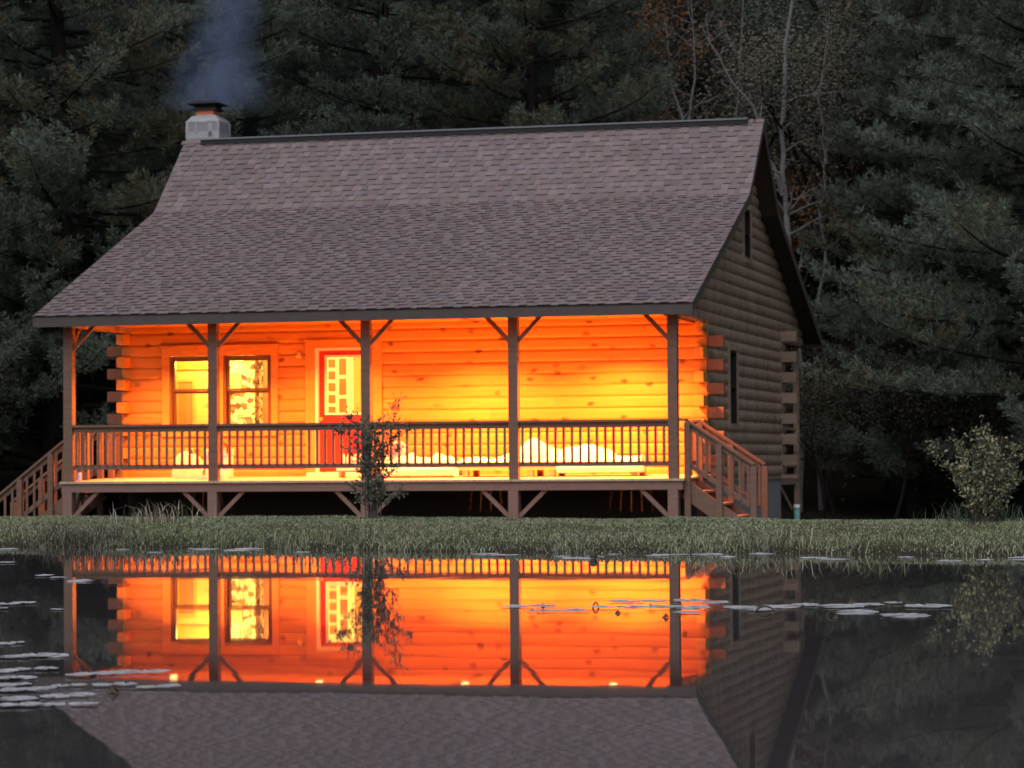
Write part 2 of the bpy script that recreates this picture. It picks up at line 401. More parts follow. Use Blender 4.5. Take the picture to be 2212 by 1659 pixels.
def gz(X, Y):
    X = np.asarray(X, float); Y = np.asarray(Y, float)
    s = Y - shore(X)
    crest = 0.108 + 0.004*np.clip((X+1)/4, -1, 1) + 0.03*(vnoise(X, Y, 1.1, 7)-0.5)
    up = np.where(s < 0, np.maximum(0.16*s, -1.1), np.where(s < 0.5, 0.11*s, np.minimum(0.055 + (s-0.5)*0.024, crest)))
    down = crest - 0.78*np.clip((s-5.2)/9.0, 0, 1)**1.3
    z = np.where(s > 5.2, np.minimum(np.minimum(up, crest), down), up)
    z = np.where(Y > 60, z + 0.10*np.maximum(Y-60, 0) + 0.0012*np.maximum(Y-60, 0)**2, z)
    z = np.where(Y < -35, np.minimum(0.5, -1.1+(-35-Y)*0.4), z)
    z = z + np.where(s > 16, 0.12*(vnoise(X, Y, 3.0, 9)-0.5), 0)
    return z

ys = np.concatenate([np.linspace(-60, 10, 30), np.linspace(11, 14, 7), np.linspace(14.1, 26, 150), np.linspace(26.3, 34, 30), np.linspace(35, 62, 40), np.linspace(64, 200, 46)])
xs = np.concatenate([np.linspace(-140, -14, 36), np.linspace(-13, -6, 30), np.linspace(-5.9, 5.9, 150), np.linspace(6, 13, 30), np.linspace(14, 140, 36)])
GX, GY = np.meshgrid(xs, ys); GZ = gz(GX, GY)
nx, ny = len(xs), len(ys)
idx = np.arange(nx*ny).reshape(ny, nx)
a, b_, c_, d_ = idx[:-1, :-1].ravel(), idx[:-1, 1:].ravel(), idx[1:, 1:].ravel(), idx[1:, :-1].ravel()
gm = mesh_np('ground', np.stack([GX, GY, GZ], -1).reshape(-1, 3), np.concatenate([np.stack([a, b_, c_], 1), np.stack([a, c_, d_], 1)]), M['ground'])
gm.polygons.foreach_set("use_smooth", [True]*len(gm.polygons))
tag(link('ground', gm), 'grassy bank and leaf covered forest floor around the cabin', None, None, 'structure')

wb = MB()
wp = [(-120, -52, 0), (120, -52, 0), (120, 18.5, 0)] + [(float(x), float(shore(x))+0.7, 0) for x in np.linspace(12, -12, 49)] + [(-120, 23, 0)]
wb.poly(wp)
tag(wb.build('pond_water', M['water']), 'still dark pond mirroring the lit cabin', None, None, 'structure')

# ------------------------------------------------------------------ the cabin
CX, CY, TH = -7.0241, 44.5247, 0.2543
cabin = empty('log_cabin', (CX, CY, 0), -TH)
tag(cabin, 'log cabin with shingled roof and an orange lit front porch', 'cabin')
CM = Matrix.Translation((CX, CY, 0)) @ Matrix.Rotation(-TH, 4, 'Z')
def W(u, v, z): return CM @ Vector((u, v, z))

ZD, ZR, ZG = 0.317, 1.21, -0.62
P, VB = 2.32, 9.98
UL, UR = -0.07, 9.83
ZC = 2.86
UA, UB = -0.42, 10.15
PROF = [(-0.455, 2.925), (4.66, 5.0), (6.17, 6.4), (7.68, 5.0), (12.795, 2.925)]
def roof_z(v):
    for (v0, z0), (v1, z1) in zip(PROF, PROF[1:]):
        if v0 <= v <= v1: return z0 + (z1-z0)*(v-v0)/(v1-v0)
    return -9
def roof_span(z, off=0.09):
    """v range in which a point at height z lies under the roof"""
    zz = z + off
    if zz >= 6.4: return None
    lo = None
    for (v0, z0), (v1, z1) in zip(PROF[:3], PROF[1:3]):
        if z0 <= zz <= z1: lo = v0 + (v1-v0)*(zz-z0)/(z1-z0)
    if lo is None: lo = PROF[0][0]
    return lo, 12.34 - lo
# windows and door in the front wall: (u0, u1, z0, z1)
WIN = [(0.79, 1.60, 1.16, 2.367), (1.74, 2.56, 1.16, 2.367)]
DOOR = (3.33, 4.30, ZD, 2.468)
SIDE_WIN = (4.36, 5.02, 1.19, 2.41)
GABLE_WIN = (5.86, 6.50, 4.05, 4.88)

def bulge(t, k=0.042, e=2.4): return k*(1-abs(2*t-1)**e)
def log_wall(axis, plane, out, z0, z1, spans, depth=0.15, steps=7, prof=(0.042, 2.4)):
    """horizontal half round logs; spans(z) gives the runs along the wall; out = +-1 is the outward side"""
    mb = MB(); n = int(math.ceil((z1-z0)/COURSE))
    def pt(s, off, z): return (s, plane + out*off, z) if axis == 'X' else (plane + out*off, s, z)
    for i in range(n):
        for k in range(steps):
            za = z0 + (i + k/steps)*COURSE; zb = z0 + (i + (k+1)/steps)*COURSE
            if za >= z1: break
            zb = min(zb, z1)
            oa, ob = bulge(k/steps, *prof), bulge((k+1)/steps, *prof)
            for s0, s1 in spans((za+zb)/2):
                q = [pt(s0, oa, za), pt(s1, oa, za), pt(s1, ob, zb), pt(s0, ob, zb)]
                mb.quad(*q)
                mb.quad(pt(s0, -depth, za), pt(s1, -depth, za), pt(s1, -depth, zb), pt(s0, -depth, zb))
                mb.quad(pt(s0, oa, za), pt(s0, ob, zb), pt(s0, -depth, zb), pt(s0, -depth, za))
                mb.quad(pt(s1, oa, za), pt(s1, ob, zb), pt(s1, -depth, zb), pt(s1, -depth, za))
    return mb
def cut(runs, holes, z):
    for u0, u1, z0, z1 in holes:
        if z0 < z < z1:
            nr = []
            for s0, s1 in runs:
                if u1 <= s0 or u0 >= s1: nr.append((s0, s1)); continue
                if s0 < u0: nr.append((s0, u0))
                if u1 < s1: nr.append((u1, s1))
            runs = nr
    return runs
def front_spans(z):
    odd = int(math.floor((z-ZD)/COURSE)) % 2
    return cut([(UL, UR)], WIN+[DOOR], z)
log_wall('X', P+0.034, -1, ZD-0.02, ZC+0.02, front_spans, steps=9, prof=(0.026, 5.0)).build('front_wall', M['honey_log'], cabin)
def back_spans(z):
    odd = int(math.floor((z-ZD)/COURSE)) % 2
    e = 0.27 if odd else 0.0
    return [(UL-e, UR+e)]
log_wall('X', VB-0.034, 1, 0.25, 2.95, back_spans).build('back_wall', M['weathered_log'], cabin)
def side_spans(z):
    even = int(math.floor((z-ZD)/COURSE)) % 2 == 0
    e = -0.03
    eb = 0.24 if even else -0.03
    if z < 2.75: r = [(P-e, VB+eb)]
    else:
        sp = roof_span(z)
        if sp is None or sp[1]-sp[0] < 0.05: return []
        r = [(max(sp[0], -0.16), min(sp[1], 12.4))]
    return cut(r, [SIDE_WIN, GABLE_WIN], z)
log_wall('Y', UR-0.034, 1, ZD-0.02-COURSE*0, 6.3, side_spans).build('gable_wall', M['weathered_log'], cabin)
log_wall('Y', UL+0.034, -1, ZD-0.02, 6.3, lambda z: [(a, b) for a, b in side_spans(z)] if True else [], ).build('gable_wall', M['weathered_log'], cabin)
# ends of the corner logs, crossing one course over the next
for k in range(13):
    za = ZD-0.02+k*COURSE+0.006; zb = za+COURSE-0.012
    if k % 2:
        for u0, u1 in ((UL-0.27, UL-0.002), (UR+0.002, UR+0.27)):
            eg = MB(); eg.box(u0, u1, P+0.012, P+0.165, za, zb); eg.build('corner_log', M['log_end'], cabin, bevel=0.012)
    else:
        for u0, u1 in ((UL+0.002, UL+0.148), (UR-0.148, UR-0.002)):
            eg = MB(); eg.box(u0, u1, P-0.25, P+0.02, za, zb); eg.build('corner_log', M['honey_log'], cabin, bevel=0.012)

# foundation of concrete block, floor skirt
fb = MB(); fb.box(UL+0.06, UR-0.05, P+0.12, P+0.3, ZG-0.3, ZD-0.02); fb.build('crawlspace_wall', plain('crawlspace_shade', (0.07, 0.06, 0.06), 0.9), cabin)  # foundation front; the shade under the deck is put into its dark colour
fb = MB(); fb.box(UR-0.25, UR-0.05, P+0.3, VB-0.1, ZG-0.3, 0.235); fb.box(UL+0.06, UL+0.26, P+0.3, VB-0.1, ZG-0.3, 0.235); fb.box(UL+0.26, UR-0.25, VB-0.3, VB-0.1, ZG-0.3, 0.235)
fb.build('foundation', M['concrete'], cabin)
sk = MB(); sk.box(UR-0.16, UR-0.02, P+0.1, VB-0.02, 0.237, ZD-0.022); sk.build('sill_board', M['weathered_log'], cabin)

# ---- roof
random.seed(4)
def shingles(seg0, seg1, expo, u0, u1, mb):
    (va, za), (vb, zb) = seg0, seg1
    L = math.hypot(vb-va, zb-za); dv, dz = (vb-va)/L, (zb-za)/L; nv, nz_ = -dz, dv
    n = int(round(L/expo)); e = L/n
    def pt(u, s, h): return (u, va+dv*s+nv*h, za+dz*s+nz_*h)
    def tone():
        k = random.choice((0.90, 0.96, 1.0, 1.05, 1.16)) * random.uniform(0.95, 1.05)
        w = random.uniform(-0.012, 0.012)
        return ((0.203+w)*k, 0.164*k, (0.174-w*0.5)*k)
    for i in range(n):
        s0 = i*e - (0.012 if i == 0 else 0); s1 = (i+1)*e + (0.03 if i < n-1 else 0)
        u = u0
        while u < u1:
            w = random.uniform(0.13, 0.33); ub = min(u+w, u1)
            if u1-ub < 0.08: ub = u1
            col = tone(); dk = tuple(c*0.22 for c in col)
            mb.quad(pt(u, s0, 0.010), pt(ub, s0, 0.010), pt(ub, s1, 0.003), pt(u, s1, 0.003), col)
            mb.quad(pt(u, s0, -0.004), pt(ub, s0, -0.004), pt(ub, s0, 0.010), pt(u, s0, 0.010), dk)
            u = ub
        u = u0 + random.uniform(0, 0.2)
        while u < u1-0.1:
            w = random.uniform(0.10, 0.20); ub = min(u+w, u1)
            col = tone(); dk = tuple(c*0.16 for c in col)
            h0, h1 = 0.021, 0.008
            mb.quad(pt(u, s0, h0), pt(ub, s0, h0), pt(ub, s1-0.02, h1), pt(u, s1-0.02, h1), col)
            mb.quad(pt(u, s0, 0.0), pt(ub, s0, 0.0), pt(ub, s0, h0), pt(u, s0, h0), dk)
            for uu in (u, ub): mb.quad(pt(uu, s0, 0), pt(uu, s0, h0), pt(uu, s1-0.02, h1), pt(uu, s1-0.02, 0), dk)
            u = ub + random.uniform(0.08, 0.22)
rf = MB()
shingles(PROF[0], PROF[1], 0.143, UA, UB, rf)
shingles(PROF[1], PROF[2], 0.147, UA, UB, rf)
for (p0, p1) in ((PROF[2], PROF[3]), (PROF[3], PROF[4])):
    rf.quad((UA, p0[0], p0[1]), (UB, p0[0], p0[1]), (UB, p1[0], p1[1]), (UA, p1[0], p1[1]), (0.19, 0.15, 0.155))
# roof deck below the shingles
for (p0, p1) in zip(PROF, PROF[1:]):
    rf.quad((UA+0.02, p0[0]+0.02, p0[1]-0.035), (UB-0.02, p0[0]+0.02, p0[1]-0.035), (UB-0.02, p1[0], p1[1]-0.035), (UA+0.02, p1[0], p1[1]-0.035), (0.05, 0.045, 0.045))
roof = rf.build('roof', M['shingle'], cabin, color=True)
# cap shingles on the bare end of the ridge, then the ridge vent
rc = MB()
u = UB
while u > UB-0.22:
    rc.bar((u-0.09, 6.17-0.07, 6.355), (u-0.09, 6.17+0.005, 6.422), 0.19, 0.014, up=(0, -0.7, 0.7))
    u -= 0.13
for u in (UA+0.02, UA+0.15, UA+0.27): rc.bar((u, 6.17-0.07, 6.355), (u, 6.17+0.005, 6.422), 0.14, 0.014, up=(0, -0.7, 0.7))
rc.build('ridge_cap', plain('ridge_cap', (0.20, 0.155, 0.16), 0.85, 0.2, 30.0), roof)
rv = MB()
rv.box(UA+0.34, UB-0.27, 6.17-0.115, 6.17+0.115, 6.335, 6.432)
rvo = rv.build('ridge_vent', M['black_metal'], roof)
rt = MB(); u0, u1 = UA+0.34, UB-0.27
rt.quad((u0, 6.17-0.135, 6.432), (u1, 6.17-0.135, 6.432), (u1, 6.17, 6.458), (u0, 6.17, 6.458)); rt.quad((u0, 6.17, 6.458), (u1, 6.17, 6.458), (u1, 6.17+0.135, 6.432), (u0, 6.17+0.135, 6.432))
rt.quad((u0, 6.17-0.135, 6.415), (u1, 6.17-0.135, 6.415), (u1, 6.17-0.135, 6.432), (u0, 6.17-0.135, 6.432))
rt.build('ridge_vent_lid', M['vent_metal'], roof)
fa = MB(); fa.box(UA, UB, -0.45, -0.42, 2.756, 2.915); fa.build('fascia', M['fascia'], roof)
fa = MB(); fa.box(UA, UB, 12.755, 12.79, 2.756, 2.915); fa.build('fascia', M['fascia'], roof)
for uu in (UA+0.012, UB-0.012):
    rk = MB()
    for (p0, p1) in zip(PROF, PROF[1:]):
        t = 0.155
        a0 = (uu-0.012, p0[0], p0[1]-0.004); b0 = (uu-0.012, p1[0], p1[1]-0.004); a1 = (uu-0.012, p0[0], p0[1]-t); b1 = (uu-0.012, p1[0], p1[1]-t)
        A = [a0, b0, b1, a1]; Bq = [(q[0]+0.024, q[1], q[2]) for q in A]
        rk.quad(*A); rk.quad(*Bq)
        for i in range(4): rk.quad(A[i], A[(i+1) % 4], Bq[(i+1) % 4], Bq[i])
    rk.build('rake_board', M['fascia'], roof)
for (ua, ub) in ((UA+0.03, UL-0.0), (UR+0.0, UB-0.03)):
    sf = MB()
    for (p0, p1) in zip(PROF, PROF[1:]):
        sf.quad((ua, p0[0]+0.04, p0[1]-0.12), (ub, p0[0]+0.04, p0[1]-0.12), (ub, p1[0], p1[1]-0.12), (ua, p1[0], p1[1]-0.12))
    sf.build('soffit', M['soffit'], roof)

# ---- chimney at the left end of the ridge
ch = MB(); cu0, cu1, cv0, cv1 = -0.39, 0.24, 6.14, 6.74
rim = [(cu0, cv0), (cu1, cv0), (cu1, cv1), (cu0, cv1)]
ch.box(cu0, cu1, cv0, cv1, -0.6, 6.77)
top = [(cu0+0.14, cv0+0.13), (cu1-0.14, cv0+0.13), (cu1-0.14, cv1-0.13), (cu0+0.14, cv1-0.13)]
chim = ch.build('chimney', M['chimney_block'], cabin)
cc = MB()
mid = [(cu0+0.07, cv0+0.07), (cu1-0.07, cv0+0.07), (cu1-0.07, cv1-0.07), (cu0+0.07, cv1-0.07)]
for lo, hi, z0, z1 in ((rim, mid, 6.772, 6.86), (mid, top, 6.86, 6.90)):
    for i in range(4):
        j = (i+1) % 4; cc.quad((*lo[i], z0), (*lo[j], z0), (*hi[j], z1), (*hi[i], z1))
cc.poly([(*p, 6.90) for p in top])
# pale mortar smears on the faces and corners
for (x0, x1, z0, z1) in ((cu0-0.004, cu0+0.05, 6.45, 6.772), (cu0+0.17, cu0+0.21, 6.55, 6.74), (cu1-0.20, cu1-0.13, 6.48, 6.772), (cu1-0.03, cu1+0.004, 6.45, 6.772), (cu0+0.05, cu1-0.03, 6.45, 6.585), (cu0+0.05, cu1-0.03, 6.745, 6.772)):
    cc.box(x0, x1, cv0-0.006, cv0+0.01, z0, z1)
cc.box(cu1-0.01, cu1+0.006, cv0, cv1, 6.45, 6.56); cc.box(cu1-0.01, cu1+0.006, cv1-0.07, cv1, 6.56, 6.772); cc.box(cu1-0.01, cu1+0.006, cv0, cv0+0.06, 6.56, 6.772)
cc.build('mortar_crown', M['mortar'], chim)
fl = MB(); fl.box(-0.25, 0.08, 6.28, 6.62, 6.90, 7.0); fl.build('flue_liner', M['clay'], chim)
cp = MB(); cp.box(-0.43, 0.06, 6.17, 6.63, 6.985, 7.02)
for i in range(9):
    x = -0.385+0.39*i/8; cp.box(x-0.008, x+0.008, 6.2, 6.215, 7.02, 7.10); cp.box(x-0.008, x+0.008, 6.59, 6.605, 7.02, 7.10)
    y = 6.2+0.4*i/8; cp.box(-0.395, -0.385, y-0.008, y+0.008, 7.02, 7.10); cp.box(0.015, 0.03, y-0.008, y+0.008, 7.02, 7.10)
cp.box(-0.36, 0.0, 6.24, 6.56, 7.02, 7.09)
lid = [(-0.53, 6.08, 7.095), (0.17, 6.08, 7.095), (0.17, 6.72, 7.095), (-0.53, 6.72, 7.095)]
lt = [(-0.40, 6.22, 7.135), (0.02, 6.22, 7.135), (0.02, 6.58, 7.135), (-0.40, 6.58, 7.135)]
cp.poly(list(reversed(lid))); cp.poly([(a, b, c+0.02) for a, b, c in lt])
for i in range(4): cp.quad(lid[i], lid[(i+1) % 4], (lt[(i+1) % 4][0], lt[(i+1) % 4][1], 7.155), (lt[i][0], lt[i][1], 7.155))
cp.v = [((a+0.185)*0.92-0.085, (b-6.4)*0.92+6.45, c) for a, b, c in cp.v]
cp.build('chimney_cap', M['black_metal'], chim)

# ---- porch: deck, beam, posts, braces, ceiling
POSTU = [-0.0, 2.437, 4.943, 7.288, 9.754]
dk = MB(); u = -0.12
while u < 9.9:
    ub = min(u+0.139, 9.93); dk.bar(((u+ub)/2, -0.13, ZD-0.017), ((u+ub)/2, P+0.0, ZD+0.038), ub-u, 0.034); u = ub+0.006
dk.build('deck', M['deck_wood'], cabin)
bm = MB(); bm.box(-0.10, 9.90, -0.095, -0.055, 0.15, ZD-0.036); bm.build('deck_beam', M['cedar_beam'], cabin)
bm = MB(); bm.box(9.865, 9.905, -0.05, P, 0.15, ZD-0.036); bm.build('deck_beam', M['cedar_beam'], cabin)
bm = MB(); bm.box(-0.105, -0.065, -0.05, P, 0.15, ZD-0.036); bm.build('deck_beam', M['cedar_beam'], cabin)
jo = MB()
for i in range(6): jo.box(-0.06, 9.86, 0.35+i*0.36, 0.39+i*0.36, 0.15, ZD-0.04)
jo.build('deck_joist', M['cedar'], cabin)
hb = MB(); hb.box(-0.1, 9.86, -0.07, 0.07, 2.795, ZC+0.03); hb.build('porch_header', M['cedar'], cabin)
cl = MB(); v = -0.41
while v < P+0.01:
    vb_ = min(v+0.135, P+0.02); cl.box(UL+0.0, UR-0.0, v, vb_-0.006, ZC, ZC+0.015); v = vb_
cl.build('porch_ceiling', M['honey_log'], cabin)
BR = 0.075
for i, u in enumerate(POSTU):
    pb = MB(); pb.box(u-BR, u+BR, -BR, BR, ZD, 2.795)
    post = pb.build('porch_post', M['cedar'], cabin, bevel=0.006)
    lo = MB(); lo.box(u-BR-0.002, u+BR+0.002, -0.053, BR, ZG-0.3, 0.15); lo.box(u-BR-0.002, u+BR+0.002, -0.10, -0.053, ZG-0.3, 0.148)
    lo.build('pier_post', M['cedar_beam'], post)
    dirs = ([(1, 0)] if i == 0 else [(-1, 0)] if i == 4 else [(-1, 0), (1, 0)])
    if i in (0, 4): dirs.append((0, 1))
    for du, dv in dirs:
        br = MB(); br.bar((u+du*0.05, dv*0.05, 2.40), (u+du*0.44, dv*0.44, 2.81), 0.045, 0.062)
        br.build('brace', M['cedar'], post)
        br = MB(); br.bar((u+du*0.50, dv*0.50-0.03*abs(du), 0.16), (u+du*0.05, dv*0.05-0.03*abs(du), -0.28), 0.045, 0.062)
        br.build('brace', M['cedar_beam'], post)
# railings between the posts
bal = MB(); bal.box(-0.019, 0.019, -0.019, 0.019, 0.575, 1.11); bal_me = bal.mesh('baluster', M['cedar'])
for ua, ub in zip(POSTU, POSTU[1:]):
    a, b = ua+BR, ub-BR
    rb = MB(); rb.box(a, b, -0.07, 0.07, 1.175, ZR); rb.box(a, b, -0.02, 0.02, 1.09, 1.174); rb.box(a, b, -0.02, 0.02, 0.505, 0.578)
    rail = rb.build('porch_railing', M['cedar'], cabin)
    n = int(round((b-a)/0.129)); st = (b-a)/n
    for k in range(n):
        if k == 0 and False: continue
        o = link('baluster', bal_me, rail, (a+st*(k+0.5), -0.021-0.018, 0))
# stairs at both ends of the porch
def stairs(u0, sgn, v0, v1, slope, run, nrise, top_flat, posts, name='porch_stairs'):
    st = MB(); rise = (ZD-ZG)/nrise
    t = empty(name, (0, 0, 0), 0, cabin)
    for vv in (v0, v1):
        s_ = MB(); s_.bar((u0, vv, ZD-0.17), (u0+sgn*run*nrise, vv, ZG-0.17), 0.04, 0.26, up=(0, 0, 1)); s_.build('stringer', M['cedar'], t)
    for k in range(1, nrise):
        tr = MB(); z = ZD-rise*k; ua = u0+sgn*run*(k-0.5); tr.box(min(ua-run*0.55, ua+run*0.55), max(ua-run*0.55, ua+run*0.55), v0+0.022, v1-0.022, z-0.035, z); tr.build('tread', M['cedar_beam'], t)
    L = posts[-1]
    for vv in (v0, v1):
        uA = u0; uB = u0+sgn*L
        hr = MB(); hr.bar((uA, vv, ZR-0.018), (uB, vv, ZR-0.018-slope*L), 0.13, 0.036); hr.bar((uA, vv, ZR-0.08), (uB, vv, ZR-0.08-slope*L), 0.036, 0.085)
        hr.bar((uA, vv, 0.545), (uB, vv, 0.545-slope*L), 0.036, 0.075)
        if top_flat: hr.box(min(POSTU[4]+BR, uA), uA+0.02, vv-0.065, vv+0.065, 1.176, ZR+0.001)
        h = hr.build('handrail', M['cedar'], t)
        for q in posts:
            np_ = MB(); uq = u0+sgn*q; zt = ZR-0.04-slope*q
            np_.box(uq-0.045, uq+0.045, vv-0.07, vv+0.02, max(ZG, zt-1.5), zt); np_.build('newel_post', M['cedar'], t)
        q = 0.17
        while q < L-0.06:
            if all(abs(q-pq) > 0.075 for pq in posts):
                bb = MB(); uq = u0+sgn*q; bb.box(uq-0.019, uq+0.019, vv-0.037, vv-0.019, 0.545-slope*q-0.035, ZR-0.08-slope*q); bb.build('baluster', M['cedar'], h)
            q += 0.128
stairs(9.93, 1, 0.10, 1.10, 0.665, 0.262, 5, True, [0.02, 0.50, 1.02])
stairs(-0.12, -1, 0.75, 1.60, 0.765, 0.245, 5, False, [0.02, 0.52, 1.06, 1.56])
# rail along the left and right ends of the porch beyond the stairs
for uu, va, vb_ in ((-0.0, 1.66, P-0.25), (9.754, 1.16, P-0.25), (0.0, 0.08, 0.70)):
    rb = MB(); rb.box(uu-0.06, uu+0.06, va, vb_, 1.175, ZR); rb.box(uu-0.018, uu+0.018, va, vb_, 1.09, 1.174); rb.box(uu-0.018, uu+0.018, va, vb_, 0.505, 0.578)
    rb.box(uu-0.045, uu+0.045, va, va+0.09, ZD, 1.174); rb.box(uu-0.045, uu+0.045, vb_-0.09, vb_, ZD, 1.174)
    rail = rb.build('porch_railing', M['cedar'], cabin)
    q = va+0.17
    while q < vb_-0.12:
        o = link('baluster', bal_me, rail, (uu, q, 0)); q += 0.128
# back porch corner
for uu in (9.70, 0.1):
    pb = MB(); pb.box(uu-0.05, uu+0.05, 12.30, 12.40, ZG-0.2, 2.8); pb.build('porch_post', M['weathered_log'], cabin)
bd = MB(); bd.box(-0.05, 9.72, VB+0.05, 12.45, ZD-0.04, ZD); bd.box(-0.05, 9.70, 12.30, 12.34, 0.12, ZD-0.042); bd.box(9.66, 9.70, VB+0.05, 12.3, 0.12, ZD-0.042); bd.build('back_deck', M['weathered_log'], cabin)
br = MB(); br.bar((9.70, VB+0.02, 0.16), (9.70, VB+1.6, -0.35), 0.05, 0.08); br.build('brace', M['weathered_log'], cabin)
bd = MB(); bd.box(9.64, 9.70, VB+0.3, 12.3, 1.15, 1.20); bd.box(9.64, 9.70, VB+0.3, 12.3, 0.45, 0.52)
bd.build('back_railing', M['weathered_log'], cabin)

# ---- front windows, door
tw = MB(); f0 = P-0.022
tw.box(0.65, 2.68, f0, P+0.05, 2.375, 2.515); tw.box(0.65, 2.68, f0, P+0.05, 1.04, 1.152)
for a, b in ((0.65, 0.782), (1.608, 1.732), (2.568, 2.68)): tw.box(a, b, f0, P+0.05, 1.153, 2.374)
tw.box(0.62, 2.71, f0-0.012, P+0.05, 2.517, 2.545)
tw.build('window_trim', M['trim_wood'], cabin)
def ring(mb, u0, u1, z0, z1, w, v0, v1, wt=None):
    wt = wt or w
    mb.box(u0, u0+w, v0, v1, z0, z1); mb.box(u1-w, u1, v0, v1, z0, z1)
    mb.box(u0+w, u1-w, v0, v1, z1-wt, z1); mb.box(u0+w, u1-w, v0, v1, z0, z0+wt)
for (u0, u1, z0, z1) in WIN:
    wf = MB(); ring(wf, u0, u1, z0, z1, 0.038, P+0.0, P+0.19, 0.045)
    win = wf.build('window', M['bronze_frame'], cabin)
    zm = (z0+z1)/2+0.03
    sa = MB(); ring(sa, u0+0.038, u1-0.038, zm, z1-0.045, 0.036, P+0.03, P+0.07); sa.build('upper_sash', M['bronze_frame'], win)
    sa = MB(); ring(sa, u0+0.038, u1-0.038, z0+0.045, zm-0.002, 0.04, P+0.075, P+0.115); sa.build('lower_sash', M['bronze_frame'], win)
    g = MB(); g.box(u0+0.07, u1-0.07, P+0.048, P+0.052, zm+0.03, z1-0.08); g.build('pane', M['glass'], win)
    g = MB(); g.box(u0+0.075, u1-0.075, P+0.093, P+0.097, z0+0.08, zm-0.04); g.build('pane', M['glass'], win)
df = MB(); ring(df, DOOR[0], DOOR[1], ZD, DOOR[3], 0.05, P-0.02, P+0.19, 0.04)
df.build('door_frame', M['white_paint'], cabin)
dt = MB(); dt.box(3.16, 3.325, f0, P+0.05, ZD, 2.475); dt.box(4.305, 4.47, f0, P+0.05, ZD, 2.475); dt.box(3.16, 4.47, f0, P+0.05, 2.477, 2.60); dt.build('door_trim', M['trim_wood'], cabin)
th = MB(); th.box(3.22, 4.42, P-0.16, P-0.02, ZD+0.001, 0.43); th.build('door_step', M['white_paint'], cabin)
dp = MB(); d0, d1 = 3.382, 4.248; lz0, lz1 = 1.37, 2.35; lu0, lu1 = 3.475, 4.155
dp.box(d0, lu0, P+0.05, P+0.095, 0.44, 2.425); dp.box(lu1, d1, P+0.05, P+0.095, 0.44, 2.425)
dp.box(lu0, lu1, P+0.05, P+0.095, lz1, 2.425); dp.box(lu0, lu1, P+0.05, P+0.095, 0.44, lz0)
for a, b in ((3.50, 3.78), (3.85, 4.13)):
    for z0, z1 in ((0.56, 1.22),): ring(dp, a, b, z0, z1, 0.025, P+0.04, P+0.05)
door = dp.build('door', M['red_paint'], cabin)
lf = MB(); ring(lf, lu0+0.002, lu1-0.002, lz0+0.002, lz1-0.002, 0.035, P+0.03, P+0.11); lf.build('lite_frame', M['white_paint'], door)
g = MB(); g.box(lu0+0.036, lu1-0.036, P+0.068, P+0.072, lz0+0.036, lz1-0.036); g.build('pane', M['glass'], door)
kb = MB(); kb.tube([(3.425, P+0.05, 1.30), (3.425, P+0.01, 1.30), (3.425, P-0.01, 1.30), (3.425, P-0.025, 1.30)], [0.016, 0.016, 0.036, 0.02], 12); kb.build('door_knob', M['brass'], door, True)
wl = MB(); wl.box(3.02, 3.08, P-0.02, P+0.0, 2.30, 2.40); wl.tube([(3.05, P-0.02, 2.36), (3.05, P-0.08, 2.36), (3.05, P-0.10, 2.32)], [0.012, 0.012, 0.03], 10); wl.build('wall_fixture', M['brass'], cabin)
ob = MB(); ob.box(1.06, 1.18, P-0.06, P+0.0, 0.74, 0.82); ob.build('outlet_box', M['grey_plastic'], cabin)
# ---- side window and gable window
for (v0, v1, z0, z1), tname in ((SIDE_WIN, 'side_window'), (GABLE_WIN, 'gable_window')):
    s_ = MB(); w = 0.045
    for a, b, c, d in ((v0-0.09, v0, z0-0.09, z1+0.09), (v1, v1+0.09, z0-0.09, z1+0.09), (v0, v1, z1, z1+0.09), (v0, v1, z0-0.09, z0)):
        s_.box(UR-0.05, UR+0.02, a, b, c, d)
    wo_ = s_.build(tname, M['weathered_log'], cabin)
    f = MB()
    for a, b, c, d in ((v0, v0+w, z0, z1), (v1-w, v1, z0, z1), (v0+w, v1-w, z1-w, z1), (v0+w, v1-w, z0, z0+w), (v0+w, v1-w, (z0+z1)/2-0.02, (z0+z1)/2+0.02)):
        f.box(UR-0.10, UR+0.005, a, b, c, d)
    f.build('sash', M['dark_sash'], wo_)
    f = MB(); f.box(UR-0.12, UR-0.07, v0+w, v1-w, z0+w, z1-w); f.build('pane', plain('dark_glass', (0.008, 0.008, 0.010), 0.15, 0.1, 3.0, spec=0.5), wo_)

# ---- porch ceiling lights
LAMPS = [(1.379, 0.93, 0.56), (3.832, 0.95, 0.48), (6.244, 0.87, 1.0), (8.60, 0.89, 1.15)]
for u, v, pw in LAMPS:
    t = MB(); t.lathe([(0.085, ZC-0.001), (0.09, ZC-0.012), (0.07, ZC-0.016)], 24, u, v); tr = t.build('ceiling_light', M['white_paint'], cabin, True)
    t = MB(); t.lathe([(0.066, ZC-0.0162), (0.06, ZC-0.019), (0.03, ZC-0.022), (0.006, ZC-0.023)], 24, u, v); t.build('lamp_glass', M['lamp_glow'], tr, True)
    L = bpy.data.lights.new('porch_lamp', 'AREA'); L.shape = 'DISK'; L.size = 0.125; L.energy = 320*pw; L.spread = R(130); L.color = LAMP
    lo = bpy.data.objects.new('porch_lamp', L); C.objects.link(lo); lo.parent = tr; lo.location = (u, v, ZC-0.028)

